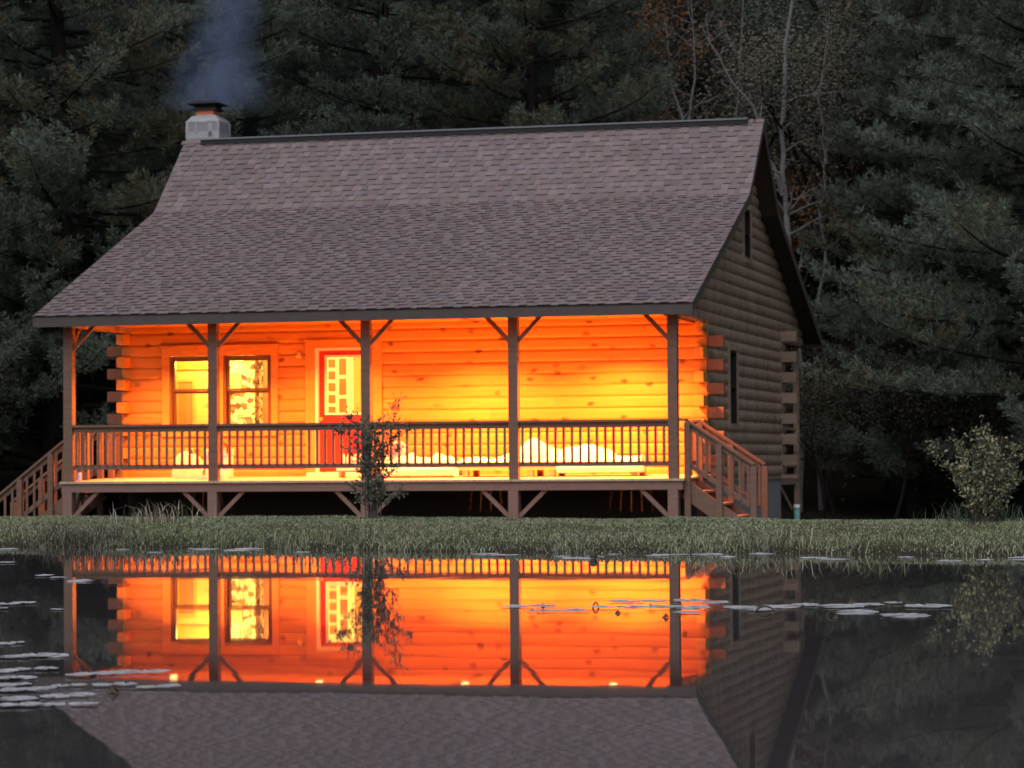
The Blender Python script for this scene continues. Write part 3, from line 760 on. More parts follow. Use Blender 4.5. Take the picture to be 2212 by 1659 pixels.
# ---- inside the front room
inn = MB(); inn.box(UL+0.16, UR-0.2, P+0.16, VB-0.2, ZD-0.05, ZD-0.001); inn.build('room_floor', M['pale_wood'], cabin)
inn = MB(); inn.box(UL+0.16, UR-0.2, P+0.16, 6.0, 2.80, 2.84); inn.build('room_ceiling', M['inner_log'], cabin)
inn = MB(); inn.box(UL+0.13, UL+0.17, P+0.17, 6.0, ZD, 2.80); inn.box(UL+0.17, 0.78, 4.30, 4.34, ZD, 2.80); inn.box(0.74, 0.78, 4.34, 5.2, ZD, 2.80); inn.box(0.78, 6.5, 5.2, 5.24, ZD, 2.80); inn.box(6.5, 6.54, P+0.17, 5.24, ZD, 2.80)
inn.build('room_wall', M['inner_log'], cabin)
inn = MB(); inn.box(0.10, 0.78, 4.20, 4.295, 2.22, 2.34); inn.build('room_beam', M['trim_wood'], cabin)
idr = MB(); idr.box(0.17, 0.44, 4.27, 4.296, ZD, 2.00); dor = idr.build('inner_door', plain('inner_door', (0.34, 0.15, 0.05), 0.6, 0.15, 3.0, (5, 5, 1)), cabin)
ifr = MB(); ring(ifr, 0.12, 0.49, ZD, 2.06, 0.05, 4.25, 4.297); ifr.build('door_frame', M['trim_wood'], dor)
for u, v, e in ((1.2, 3.4, 42), (5.4, 3.7, 80)):
    L = bpy.data.lights.new('room_lamp', 'POINT'); L.energy = e*5.2; L.color = (1.0, 0.60, 0.13); L.shadow_soft_size = 0.15
    fx = MB(); fx.lathe([(0.02, 2.80), (0.02, 2.72), (0.16, 2.70), (0.17, 2.66), (0.10, 2.64)], 20, u, v); fo = fx.build('room_light', M['white_paint'], cabin)
    lo = bpy.data.objects.new('room_lamp', L); C.objects.link(lo); lo.parent = fo; lo.location = (u, v, 2.45)
fp = MB(); fp.box(0.80, 1.44, 4.62, 5.19, ZD, 2.79)
fire = empty('stone_fireplace', W(1.1, 4.9, ZD), -TH); tag(fire, 'field stone fireplace seen through the right hand porch window', 'fireplace')
def local(mb, u, v, z): mb.v = [(a-u, b-v, c-z) for a, b, c in mb.v]; return mb
local(fp, 1.1, 4.9, ZD).build('chimney_breast', M['stone'], fire)
fp = MB(); fp.box(0.84, 1.26, 4.46, 4.615, 1.84, 1.92); local(fp, 1.1, 4.9, ZD).build('mantel', M['pale_wood'], fire)
fp = MB(); ring(fp, 0.88, 1.22, 1.925, 2.16, 0.03, 4.55, 4.60); fp.box(0.91, 1.19, 4.57, 4.60, 1.955, 2.13); local(fp, 1.1, 4.9, ZD).build('mantel_box', M['pale_wood'], fire)
fp = MB(); fp.tube([(1.66, 4.7, ZD), (1.68, 4.7, 1.0), (1.65, 4.7, 1.6), (1.68, 4.7, 2.2), (1.66, 4.7, 2.79)], [0.11, 0.10, 0.085, 0.10, 0.11], 12)
ip = local(fp, 1.66, 4.7, ZD).build('timber_post', plain('timber_post', (0.30, 0.10, 0.04), 0.7, 0.4, 9.0, (1, 1, 0.6)), None, True)
ip.location = W(1.66, 4.7, ZD); ip.rotation_euler = (0, 0, -TH); tag(ip, 'knotty reddish timber post inside beside the stone fireplace', 'post')
cb = empty('paned_cabinet', W(2.85, 5.0, ZD), -TH); tag(cb, 'white cabinet with small dark panes seen through the front door glass', 'cabinet')
cbm = MB(); cbm.box(2.60, 3.06, 5.02, 5.19, ZD, 2.52); local(cbm, 2.85, 5.0, ZD).build('carcass', M['white_paint'], cb)
cp_ = MB()
for k in range(5): cp_.box(2.66, 2.785, 5.008, 5.018, 1.42+k*0.205, 1.42+k*0.205+0.145)
for k in range(3): cp_.box(2.86, 2.985, 5.008, 5.018, 1.42+k*0.345, 1.42+k*0.345+0.285)
local(cp_, 2.85, 5.0, ZD).build('panes', plain('amber_pane', (0.33, 0.14, 0.045), 0.3, 0.25, 5.0), cb)

# ------------------------------------------------------------------ things standing on the porch
def porch_thing(name, u, v, label, cat, group=None):
    o = empty(name, W(u, v, ZD+0.0235*(v+0.13)+0.001), -TH); return tag(o, label, cat, group)
def cloth(u0, u1, v0, v1, hfun, base, nu=60, nv=14):
    mb = MB(); pts = []
    for j in range(nv+1):
        for i in range(nu+1):
            fu, fv = i/nu, j/nv
            h = hfun(fu, fv); mb.v.append((u0+(u1-u0)*fu, v0+(v1-v0)*fv, h))
    for j in range(nv):
        for i in range(nu):
            a = j*(nu+1)+i; mb.f.append((a, a+1, a+nu+2, a+nu+1)); mb.c.append((1, 1, 1))
    n = len(mb.v)
    for i in range(nu+1): mb.v.append((u0+(u1-u0)*i/nu, v0, base))
    for i in range(nu): mb.f.append((n+i, n+i+1, i+1, i)); mb.c.append((1, 1, 1))
    n = len(mb.v)
    for i in range(nu+1): mb.v.append((u0+(u1-u0)*i/nu, v1, base))
    o2 = nv*(nu+1)
    for i in range(nu): mb.f.append((o2+i, o2+i+1, n+i+1, n+i)); mb.c.append((1, 1, 1))
    for col in (0, nu):
        n = len(mb.v); 
        for j in range(nv+1): x = mb.v[j*(nu+1)+col]; mb.v.append((x[0], x[1], base))
        for j in range(nv): a = j*(nu+1)+col; mb.f.append((a, a+nu+1, n+j+1, n+j)); mb.c.append((1, 1, 1))
    return mb
t = porch_thing('daybed', 7.6, 1.45, 'low daybed with a rumpled white cover behind the right railing', 'daybed')
fr = MB(); fr.box(-1.55, 1.45, -0.35, 0.40, 0.13, 0.175); fr.box(-1.55, 1.45, -0.37, -0.35, 0.10, 0.18); fr.build('frame', M['pale_wood'], t)
for a in (-1.4, -0.35, 0.0, 1.3):
    for b in (-0.3, 0.33):
        lg = MB(); lg.box(a-0.045, a+0.045, b-0.045, b+0.045, 0, 0.13); lg.build('leg', M['pale_wood'], t)
mt = cloth(-1.5, 1.42, -0.36, 0.40, lambda a, b: 0.29+0.02*math.sin(a*25)*math.sin(b*3)-0.05*abs(2*b-1)**4 + 0.10*max(0, a-0.80)*5*(0.4 if a < 0.99 else 0.3), 0.176); mt.build('mattress', M['white_cloth'], t, True)
def mound(a, b):
    h = 0.27 + 0.30*math.exp(-((a-0.40)/0.16)**2) + 0.20*math.exp(-((a-0.78)/0.18)**4)
    return h*(1-0.55*abs(2*b-1)**3) + 0.018*math.sin(a*31+b*5) + 0.012*math.sin(a*17-b*11)
mo = cloth(-1.25, 0.98, -0.30, 0.36, mound, 0.20); mo.build('blanket', M['white_cloth'], t, True)
bo = MB(); bo.tube([(0.1, -0.40, 0.10), (0.5, -0.41, 0.115), (1.0, -0.41, 0.125), (1.48, -0.40, 0.13)], [0.055, 0.065, 0.075, 0.075], 14); bo.build('bolster', M['white_cloth'], t, True)
t = porch_thing('floor_cushion', 5.35, 1.35, 'long white floor cushion left of the daybed beside the red door', 'cushion')
cu = cloth(-0.73, 0.75, -0.30, 0.34, lambda a, b: (0.33+0.035*math.sin(a*19)+0.02*math.sin(a*43+b*4))*(1-0.5*abs(2*b-1)**4)*(1-0.45*abs(2*a-1)**8), 0.02); cu.build('cushion_body', M['white_cloth'], t, True)
cu = MB(); cu.tube([(-0.70, -0.36, 0.085), (0.72, -0.36, 0.085)], [0.08, 0.08], 16); cu.build('bolster', M['white_cloth'], t, True)
pk = cloth(-0.15, 0.15, -0.13, 0.13, lambda a, b: 0.27*(1-0.55*abs(2*a-1)**3)*(1-0.5*abs(2*b-1)**3), 0.0, 16, 10)
pk = pk.build('throw_pillow', M['pink_cloth'], None, True); pk.location = W(5.02, 1.40, ZD+0.34); pk.rotation_euler = (0, 0, -TH); tag(pk, 'pink throw pillow on the white floor cushion behind the shrub', 'pillow')
t = porch_thing('low_bench', 4.30, 1.30, 'low white bench in front of the red door', 'bench')
lb = MB(); lb.box(-0.24, 0.24, -0.14, 0.14, 0.11, 0.165); lb.build('seat', M['white_paint'], t)
for a in (-0.19, 0.19):
    lg = MB(); lg.box(a-0.02, a+0.02, -0.12, 0.12, 0, 0.108); lg.build('leg', M['pale_wood'], t)
for k, (du, r) in enumerate(((-0.17, 0.035), (-0.06, 0.05), (0.04, 0.045), (0.15, 0.05))):
    j = MB(); j.lathe([(r*0.8, 0), (r, 0.03), (r, 0.15), (r*0.7, 0.19), (r*0.72, 0.205)], 16); j = j.build('jar', M['white_paint'], None, True); j.location = W(4.30+du, 1.30, ZD+0.201)
    tag(j, ['narrowest white jar at the left end of the low bench', 'second white jar from the left on the low bench', 'third white jar from the left on the low bench', 'white jar at the right end of the low bench'][k], 'jar', 'white jars on the low bench')
t = porch_thing('canvas_bag', 1.52, 1.35, 'pale canvas bag slumped under the left porch window', 'bag')
bg_ = cloth(-0.26, 0.26, -0.16, 0.16, lambda a, b: (0.44-0.20*max(0, a-0.35)+0.01*math.sin(a*20))*(1-0.4*abs(2*b-1)**3)*(1-0.5*abs(2*a-1)**5), 0.0, 24, 10); bg_.build('bag_body', plain('canvas', (0.72, 0.60, 0.40), 0.8, 0.08, 7), t, True)
hd = MB(); hd.tube([(-0.10, 0, 0.40), (-0.06, 0, 0.47), (0.03, 0, 0.47), (0.08, 0, 0.38)], [0.012]*4, 6); hd.build('handle', M['pale_wood'], t)
t = porch_thing('picnic_cooler', 2.02, 1.35, 'white picnic cooler right of the canvas bag on the porch', 'cooler')
k_ = MB(); k_.box(-0.19, 0.19, -0.14, 0.14, 0.0, 0.36); k_.build('body', M['white_cloth'], t, bevel=0.015)
k_ = MB(); k_.box(-0.20, 0.20, -0.15, 0.15, 0.365, 0.47); k_.build('lid', M['white_paint'], t, bevel=0.015)
k_ = MB(); k_.bar((0.02, -0.16, 0.62), (0.19, -0.16, 0.53), 0.02, 0.025); k_.bar((0.19, -0.155, 0.53), (0.19, -0.155, 0.40), 0.02, 0.02, up=(0, 1, 0)); k_.build('handle', M['red_paint'], t)
t = porch_thing('floor_board', 2.05, 0.85, 'short white board lying on the deck before the cooler', 'board')
k_ = MB(); k_.box(-0.22, 0.25, -0.12, 0.12, 0.0, 0.035); k_.box(-0.20, 0.25, -0.11, 0.11, 0.036, 0.06); k_.build('plank', M['white_paint'], t)
j = MB(); j.lathe([(0.026, 0), (0.033, 0.012), (0.033, 0.125), (0.026, 0.14), (0.026, 0.143)], 18); j = j.build('drink_can', M['can_metal'], None, True); j.location = W(0.155, 0.03, ZD+0.006); tag(j, 'blue and silver drink can beside the left porch post', 'can')

# ------------------------------------------------------------------ chimney smoke
def smoke():
    m = bpy.data.materials.new('smoke'); m.use_nodes = True; nt = m.node_tree; nt.nodes.clear()
    out = N(nt, 'ShaderNodeOutputMaterial'); pv = N(nt, 'ShaderNodeVolumePrincipled')
    pv.inputs['Color'].default_value = (0.44, 0.59, 1.0, 1); pv.inputs['Anisotropy'].default_value = 0.0
    tc = N(nt, 'ShaderNodeTexCoord'); sp = N(nt, 'ShaderNodeSeparateXYZ'); nt.links.new(tc.outputs['Object'], sp.inputs[0])
    nz = N(nt, 'ShaderNodeTexNoise'); nz.inputs['Scale'].default_value = 1.5; nz.inputs['Detail'].default_value = 4; nz.inputs['Distortion'].default_value = 0.6
    nt.links.new(tc.outputs['Object'], nz.inputs['Vector'])
    cx = math_node(nt, 'SUBTRACT', sp.outputs['X'], math_node(nt, 'MULTIPLY', sp.outputs['Z'], 0.17))
    rr = math_node(nt, 'SQRT', math_node(nt, 'ADD', math_node(nt, 'POWER', cx, 2.0), math_node(nt, 'POWER', sp.outputs['Y'], 2.0)))
    wid = N(nt, 'ShaderNodeMapRange'); wid.interpolation_type = 'SMOOTHSTEP'
    wid.inputs['From Min'].default_value = 0.5; wid.inputs['From Max'].default_value = 1.5; wid.inputs['To Min'].default_value = 1.05; wid.inputs['To Max'].default_value = 0.72
    nt.links.new(sp.outputs['Z'], wid.inputs['Value'])
    fall = math_node(nt, 'SUBTRACT', 1.0, math_node(nt, 'DIVIDE', rr, wid.outputs[0]), clamp=True)
    lowf = N(nt, 'ShaderNodeMapRange'); lowf.interpolation_type = 'SMOOTHSTEP'; lowf.inputs['From Min'].default_value = -0.15; lowf.inputs['From Max'].default_value = 0.25
    nt.links.new(sp.outputs['Z'], lowf.inputs['Value'])
    nr = N(nt, 'ShaderNodeMapRange'); nr.inputs['From Min'].default_value = 0.30; nr.inputs['From Max'].default_value = 0.62
    nt.links.new(nz.outputs['Fac'], nr.inputs['Value'])
    d = math_node(nt, 'MULTIPLY', math_node(nt, 'MULTIPLY', fall, lowf.outputs[0]), nr.outputs[0])
    nt.links.new(math_node(nt, 'MULTIPLY', d, 1.0), pv.inputs['Density'])
    nt.links.new(pv.outputs[0], out.inputs['Volume'])
    mb = MB(); pts = []; rad = []
    for z in (-0.2, 0.0, 0.4, 1.0, 1.8, 2.8, 4.2, 6.0): pts.append((0.17*z, 0, z)); rad.append(1.08 if z < 1.2 else 0.84)
    mb.tube(pts, rad, 20)
    o = mb.build('smoke', m, None, True); o.location = W(-0.42, 7.6, 7.16); tag(o, 'thin blue smoke drifting up from the chimney cap', 'smoke', None, 'stuff')
smoke()

# ------------------------------------------------------------------ vegetation builders
def tri_fan(centers, dirs, length, width, blades, rng, spread=0.9, up=0.25, taper_tip=False):
    """blades thin triangles at every centre, fanned about the given direction"""
    n = len(centers); c = np.repeat(centers, blades, 0); d = np.repeat(dirs, blades, 0)
    d = d + rng.normal(0, spread, (n*blades, 3))*0.6; d[:, 2] += up
    d /= np.linalg.norm(d, axis=1)[:, None]+1e-9
    r = rng.normal(0, 1, (n*blades, 3)); s = np.cross(d, r); s /= np.linalg.norm(s, axis=1)[:, None]+1e-9
    L = length*rng.uniform(0.55, 1.15, (n*blades, 1)); w = width*0.5
    tip = c + d*L
    if taper_tip: V = np.stack([c-s*w, c+s*w, tip], 1)
    else: V = np.stack([c - d*L*0.15, tip+s*w, tip-s*w], 1)
    return V.reshape(-1, 3), np.arange(n*blades*3).reshape(-1, 3)

def leaf_quads(centers, size, rng, flat=0.4):
    n = len(centers); a = rng.normal(0, 1, (n, 3)); a[:, 2] *= flat; a /= np.linalg.norm(a, axis=1)[:, None]
    r = rng.normal(0, 1, (n, 3)); b = np.cross(a, r); b /= np.linalg.norm(b, axis=1)[:, None]
    s = size*rng.uniform(0.6, 1.3, (n, 1))
    V = np.stack([centers - a*s*0.5, centers + b*s*0.28, centers + a*s*0.5, centers - b*s*0.28], 1).reshape(-1, 3)
    k = np.arange(n)*4
    return V, np.concatenate([np.stack([k, k+1, k+2], 1), np.stack([k, k+2, k+3], 1)])

def pine(seed, H, spread, z0, base, alt, whorl=0.75, dense=1.0, rise=0.10, nl=5):
    rng = np.random.default_rng(seed); random.seed(seed)
    tb = MB(); lean = rng.normal(0, 0.02, 2)
    tr = lambda z: np.array([lean[0]*z + 0.12*math.sin(z*0.4+seed), lean[1]*z, z])
    zs = np.linspace(-1.0, H, 14); tb.tube([tr(z) for z in zs], [max(0.02, 0.26*(1-max(z, 0)/H)**0.8*(H/18)) for z in zs], 9)
    cen = []; dr = []; z = z0
    while z < H-0.3:
        f = z/H
        for k in range(nl):
            az = 2*math.pi*(k/nl) + rng.uniform(0, 2*math.pi/nl)*1.5 + z*1.3
            L = spread*(1-f**1.4)*rng.uniform(0.6, 1.12)*min(1.0, 0.55+ (z-z0)/3.0 + rng.uniform(0, 0.45))
            if L < 0.3: continue
            ca, sa = math.cos(az), math.sin(az); zz = z + rng.uniform(-0.3, 0.3); p0 = tr(zz)
            n = max(4, int(L*2)); ph = rng.uniform(0, 6); sl = rise+rng.uniform(-0.12, 0.10)
            P_ = []
            for t in np.linspace(0, 1, n):
                bend = 0.25*L*0.25*math.sin(t*2.2+ph)*t
                P_.append(p0 + np.array([ca*L*t - sa*bend, sa*L*t + ca*bend, L*(sl*t - 0.20*t*t + 0.24*t**3)]))
            P_ = np.array(P_)
            tb.tube(P_, list(np.linspace(0.016+0.011*L, 0.008, n)), 5, False)
            # side twigs with plumes of needles
            t = rng.uniform(0.22, 0.4)
            side = 1
            while t < 1.0:
                i = min(int(t*(n-1)), n-2); q = P_[i] + (P_[i+1]-P_[i])*(t*(n-1)-i)
                fwd = (P_[i+1]-P_[i]); fwd /= np.linalg.norm(fwd)
                lat = np.array([-fwd[1], fwd[0], 0])*side; side = -side
                tl = (0.25+0.42*(1-t)*min(L, 4)/2.2 + 0.12*L*0.3)*rng.uniform(0.6, 1.25)
                dd = fwd*0.75 + lat*0.70 + np.array([0, 0, rng.uniform(0.0, 0.75)]); dd /= np.linalg.norm(dd)
                m_ = max(3, int(tl/0.075*dense))
                for u_ in np.linspace(0.15, 1, m_):
                    cen.append(q + dd*tl*u_ + rng.normal(0, 0.055, 3) + np.array([0, 0, 0.16*tl*u_*u_])); dr.append(dd)
                t += 0.14/L*rng.uniform(0.7, 1.4)/dense**0.5
            cen.append(P_[-1]); dr.append(fwd)
        z += whorl*rng.uniform(0.75, 1.3)
    cen = np.array(cen); dr = np.array(dr)
    V, T = tri_fan(cen, dr, 0.155, 0.015, 15, rng, 1.3, 0.5)
    tone = np.array(base)[None]*rng.uniform(0.65, 1.35, (len(cen), 1))
    mixf = (vnoise(cen[:, 0]*1.0+cen[:, 2], cen[:, 1]+cen[:, 2]*0.7, 1.3, seed) > 0.72)[:, None]*rng.uniform(0, 1, (len(cen), 1))
    tone = tone*(1-mixf) + np.array(alt)[None]*mixf
    return tb.mesh('trunk', M['bark']), mesh_np('crown', V, T, M['needles'], np.repeat(tone, 45, 0)), len(cen)

def broadleaf(seed, H, spread, z0, cols, n_leaf, bark='grey_bark', leaf=0.13, sub=5):
    rng = np.random.default_rng(seed); tb = MB(); tips = []
    def grow(p, d, L, r, lvl):
        n = 5; pts = [p]; q = p.copy(); dd = d.copy()
        for i in range(n):
            dd = dd + rng.normal(0, 0.13, 3) + np.array([0, 0, 0.05]); dd /= np.linalg.norm(dd); q = q + dd*L/n; pts.append(q.copy())
        tb.tube(pts, list(np.linspace(r, r*0.55, n+1)), 7 if lvl == 0 else 5, False)
        if lvl >= 3: tips.append((pts[-1], 0.5)); tips.append((pts[-3], 0.4)); return
        kids = 4 if lvl == 0 else 3
        for k in range(kids+ (lvl == 0)*3):
            i = rng.integers(2, n+1); base = pts[i]
            az = rng.uniform(0, 2*math.pi); el = rng.uniform(0.15, 1.0)
            nd = np.array([math.cos(az)*math.cos(el), math.sin(az)*math.cos(el), math.sin(el)]) + dd*0.6; nd /= np.linalg.norm(nd)
            grow(base, nd, L*rng.uniform(0.42, 0.62), r*0.5, lvl+1)
    grow(np.array([0, 0, -0.5]), np.array([0, 0, 1.0]), H*0.62, 0.15*H/12, 0)
    tp = np.array([t[0] for t in tips]); tp = tp[tp[:, 2] > z0*0.6]
    scale = spread/(np.abs(tp[:, :2]).max()+1e-6)
    pick = rng.integers(0, len(tp), n_leaf)
    cen = tp[pick] + np.clip(rng.normal(0, 0.42, (n_leaf, 3)), -1.0, 1.0)*[1, 1, 0.75]
    V, T = leaf_quads(cen, leaf, rng)
    cc_ = np.array(cols)[rng.integers(0, len(cols), len(tp))][pick]*rng.uniform(0.6, 1.35, (n_leaf, 1))
    return tb.mesh('trunk', M[bark]), mesh_np('crown', V, T, M['leaves'], np.repeat(cc_, 4, 0)), n_leaf

def make_tree(name, meshes, x, y, s, rz, label, cat='tree', group=None, dz=0.0):
    t = empty(name, (x, y, float(gz(x, y))+dz), rz); t.scale = (s, s, s)
    tag(t, label, cat, group)
    link('trunk', meshes[0], t); link('crown', meshes[1], t)
    return t

GREEN = (0.120, 0.150, 0.122); DGREEN = (0.085, 0.112, 0.094); YEL = (0.16, 0.12, 0.045); OLIVE = (0.150, 0.130, 0.075)
PA = pine(11, 19, 5.6, 1.2, GREEN, OLIVE, 0.56, 1.3, 0.08, 7)
PB = pine(12, 17, 4.4, 0.9, GREEN, OLIVE, 0.52, 1.3, 0.18, 7)
PC = pine(13, 20, 4.8, 2.2, DGREEN, GREEN, 0.58, 1.3, 0.12, 7)
PD = pine(14, 15, 3.4, 0.8, DGREEN, OLIVE, 0.62, 0.9, 0.02)
BA = broadleaf(21, 12, 3.4, 2.5, [(0.105, 0.110, 0.088), (0.080, 0.102, 0.085), (0.115, 0.105, 0.080)], 34000, 'bark', 0.075)
BB = broadleaf(22, 13, 3.6, 3.0, [(0.32, 0.13, 0.055), (0.25, 0.12, 0.06), (0.14, 0.11, 0.075)], 30000, 'bark', 0.075)
BC = broadleaf(23, 4.2, 1.8, 0.4, [(0.04, 0.036, 0.025), (0.065, 0.052, 0.028), (0.032, 0.036, 0.027)], 4200, 'bark', 0.075)

PINES = [  # meshes, x, y, scale, turn, label
 (PA, -9.3, 57.5, 1.00, 0.4, 'big white pine with long layered boughs left of the cabin roof'),
 (PB, -12.6, 55.0, 1.00, 2.0, 'white pine at the left edge beyond the porch stairs'),
 (PB, -7.2, 62.0, 1.05, 4.0, 'grey green pine directly behind the chimney and its smoke'),
 (PA, -12.2, 63.5, 1.05, 2.9, 'yellowing pine rising behind the big left pine'),
 (PC, -3.6, 63.0, 1.00, 1.1, 'dark pine behind the roof just right of the chimney'),
 (PA, 0.2, 62.5, 0.98, 5.1, 'pine with broad pale boughs behind the middle of the ridge'),
 (PC, 1.6, 68.5, 1.02, 3.6, 'dark pine behind the ridge left of the orange autumn tree'),
 (PA, 11.4, 56.5, 1.02, 1.2, 'big dark pine at the right edge above the leafy shrub'),
 (PC, 11.0, 65.5, 1.05, 0.3, 'dark pine behind the big dark right hand pine'),
 (PB, 8.6, 60.0, 0.78, 5.2, 'smaller pine right of the birches with boughs beside the rear eave'),
 (PB, 13.6, 60.5, 1.05, 2.5, 'pine partly cut off by the right edge of the photo'),
]
for ms, x, y, s, r_, lb_ in PINES: make_tree('pine_tree', ms, x, y, s, r_, lb_, 'pine tree')
BROAD = [
 (BB, 4.0, 66.5, 1.02, 0.2, 'orange brown autumn tree above the right end of the ridge'),
 (BA, 6.2, 67.5, 0.92, 1.3, 'grey leaved tree behind the tall forked birch'),
 (BA, 9.6, 66.5, 1.15, 2.3, 'dull green broadleaf tree at the upper right of the forest'),
 (BA, 8.4, 64.5, 0.98, 4.4, 'grey green broadleaf tree right of the birches beside the gable'),
 (BB, 7.9, 69.0, 1.06, 3.9, 'rusty autumn tree at the top between birch and right pines'),
 (BA, -9.4, 69.0, 1.0, 0.9, 'broadleaf tree with yellow tinted leaves at the upper left'),
]
for ms, x, y, s, r_, lb_ in BROAD: make_tree('broadleaf_tree', ms, x, y, s, r_, lb_, 'tree')
rng = np.random.default_rng(5); random.seed(8)
k = 0
for row, yy in enumerate((76, 83, 91)):
    x = -24 + row*1.3
    while x < 25:
        ms = (PC, PD, PB, BA)[(k*7+row) % 4]
        make_tree('forest_tree', ms, x+rng.uniform(-0.8, 0.8), yy+rng.uniform(-2, 2), rng.uniform(0.95, 1.2), rng.uniform(0, 6.28), 'dense tree in the rear ranks of the forest behind the cabin', 'tree', 'trees in the rear ranks of the forest')
        x += 3.6; k += 1
for x, y, s in ((-18, 58, 1.0), (-22, 66, 1.1), (18, 57, 1.0), (21, 64, 1.0), (-17, 50, 0.95), (17.5, 68, 1.05)):
    make_tree('forest_tree', (PA, PC)[int(abs(x)) % 2], x, y, s, x, 'pine standing beyond the sides of the view', 'tree', 'pines beyond the sides of the view')
# dark undergrowth at the forest edge
US = [(4.9, 57.5, 0.8), (6.3, 56.5, 0.7), (7.8, 57.2, 0.85), (9.4, 56.4, 0.7), (6.9, 60.5, 1.0), (8.8, 60.0, 1.0), (10.6, 59.0, 0.9), (5.4, 61.5, 1.1), (12.0, 57.5, 0.9), (-11.2, 57.8, 0.8), (-9.9, 60.0, 1.0), (-12.8, 60.5, 1.0), (-8.0, 58.0, 0.6)]
for i, (x, y, s) in enumerate(US):
    t = make_tree('sapling', BC, x, y, s, i*1.7, 'dim sapling in the undergrowth right of the cabin' if x > 0 else 'dim sapling in the undergrowth left of the porch stairs', 'sapling', 'saplings at the forest edge')

# bare pale trees standing right of the gable
def bare_tree(name, stems, seed, x, y, label, bark='birch_bark', leafcol=None):
    rng = np.random.default_rng(seed); tb = MB(); z0 = float(gz(x, y)); tips = []
    for pts, r0, r1 in stems:
        pts = [np.array(p, float) for p in pts]
        fine = []
        for a, b in zip(pts, pts[1:]):
            for t in (0, 0.33, 0.66): fine.append(a+(b-a)*t+rng.normal(0, 0.02, 3))
        fine.append(pts[-1]); n = len(fine)
        tb.tube(fine, list(np.linspace(r0*0.8, r1*0.8, n)), 7)
        for _ in range(int(n*0.8)):
            i = rng.integers(max(1, n//4), n); q = fine[i]; az = rng.uniform(0, 6.28); L = rng.uniform(0.5, 1.5)
            d = np.array([math.cos(az), 0.6*math.sin(az), rng.uniform(0.3, 1.1)]); d /= np.linalg.norm(d)
            tw = [q]; rr = max(0.006, (r0+(r1-r0)*i/n)*0.4)
            for s in range(4): d = d+rng.normal(0, 0.16, 3); d /= np.linalg.norm(d); tw.append(tw[-1]+d*L/4)
            tb.tube(tw, list(np.linspace(rr, 0.005, 5)), 4, False); tips += tw[2:]
            for _k in range(2):
                e = d+rng.normal(0, 0.5, 3); e /= np.linalg.norm(e); tb.tube([tw[2], tw[2]+e*L*0.25, tw[2]+e*L*0.5+rng.normal(0, 0.04, 3)], [rr*0.5, 0.005, 0.003], 3, False); tips.append(tw[2]+e*L*0.5)
    t = empty(name, (x, y, z0)); tag(t, label, 'tree', 'bare trees right of the gable')
    link('trunk', tb.mesh('trunk', M[bark]), t)
    if leafcol is not None:
        tp = np.array(tips); cen = tp[rng.integers(0, len(tp), 900)] + rng.normal(0, 0.22, (900, 3)); V, T = leaf_quads(cen, 0.09, rng)
        link('crown', mesh_np('crown', V, T, M['leaves'], np.repeat(np.array(leafcol)[None]*rng.uniform(0.6, 1.3, (900, 1)), 4, 0)), t)
    return t
bare_tree('birch_tree', [([(0, 0, -0.5), (0.10, 0, 2.5), (0.02, 0, 4.3), (-0.12, 0.1, 5.6), (-0.22, 0.1, 6.9), (-0.26, 0.1, 8.3), (-0.15, 0.2, 10.2), (0.15, 0.2, 12.2), (0.3, 0.2, 14)], 0.13, 0.03),
                         ([(-0.22, 0.1, 6.9), (-0.62, 0, 7.8), (-0.86, 0, 8.8), (-1.5, 0, 9.6), (-2.0, 0, 10.6)], 0.075, 0.012),
                         ([(-0.05, 0, 5.2), (-0.45, -0.1, 5.9), (-0.85, -0.1, 6.7)], 0.035, 0.008)],
          31, 6.20, 61.0, 'tall pale birch forking right beside the gable peak', leafcol=(0.14, 0.12, 0.085))
bare_tree('birch_tree', [([(0, 0, -0.5), (-0.1, 0, 2.0), (-0.12, 0, 4.0), (0.12, 0, 5.3), (0.05, 0, 6.6), (0.22, 0, 8.0), (0.75, 0, 8.6)], 0.075, 0.015), ([(0.2, 0, 7.6), (0.05, 0, 9.0), (0.3, 0, 11)], 0.03, 0.01)],
          32, 6.75, 61.5, 'thinner bent birch just right of the forked one', leafcol=(0.13, 0.115, 0.085))
bare_tree('birch_tree', [([(0, 0, -0.5), (0.05, 0, 5.0), (0, 0, 8.3), (-0.35, 0, 9.4), (-0.5, 0, 11.0)], 0.08, 0.02), ([(0, 0, 8.3), (0.2, 0, 9.6), (0.1, 0, 11.5)], 0.05, 0.012)],
          33, 4.05, 64.0, 'small forked birch rising above the right half of the ridge', leafcol=(0.13, 0.10, 0.07))
bare_tree('birch_tree', [([(0, 0, -0.5), (0.05, 0, 6.0), (0.3, 0, 9.3), (0.45, 0, 11.5)], 0.06, 0.015)], 34, 5.0, 65.0, 'slender leaning birch left of the gable peak')

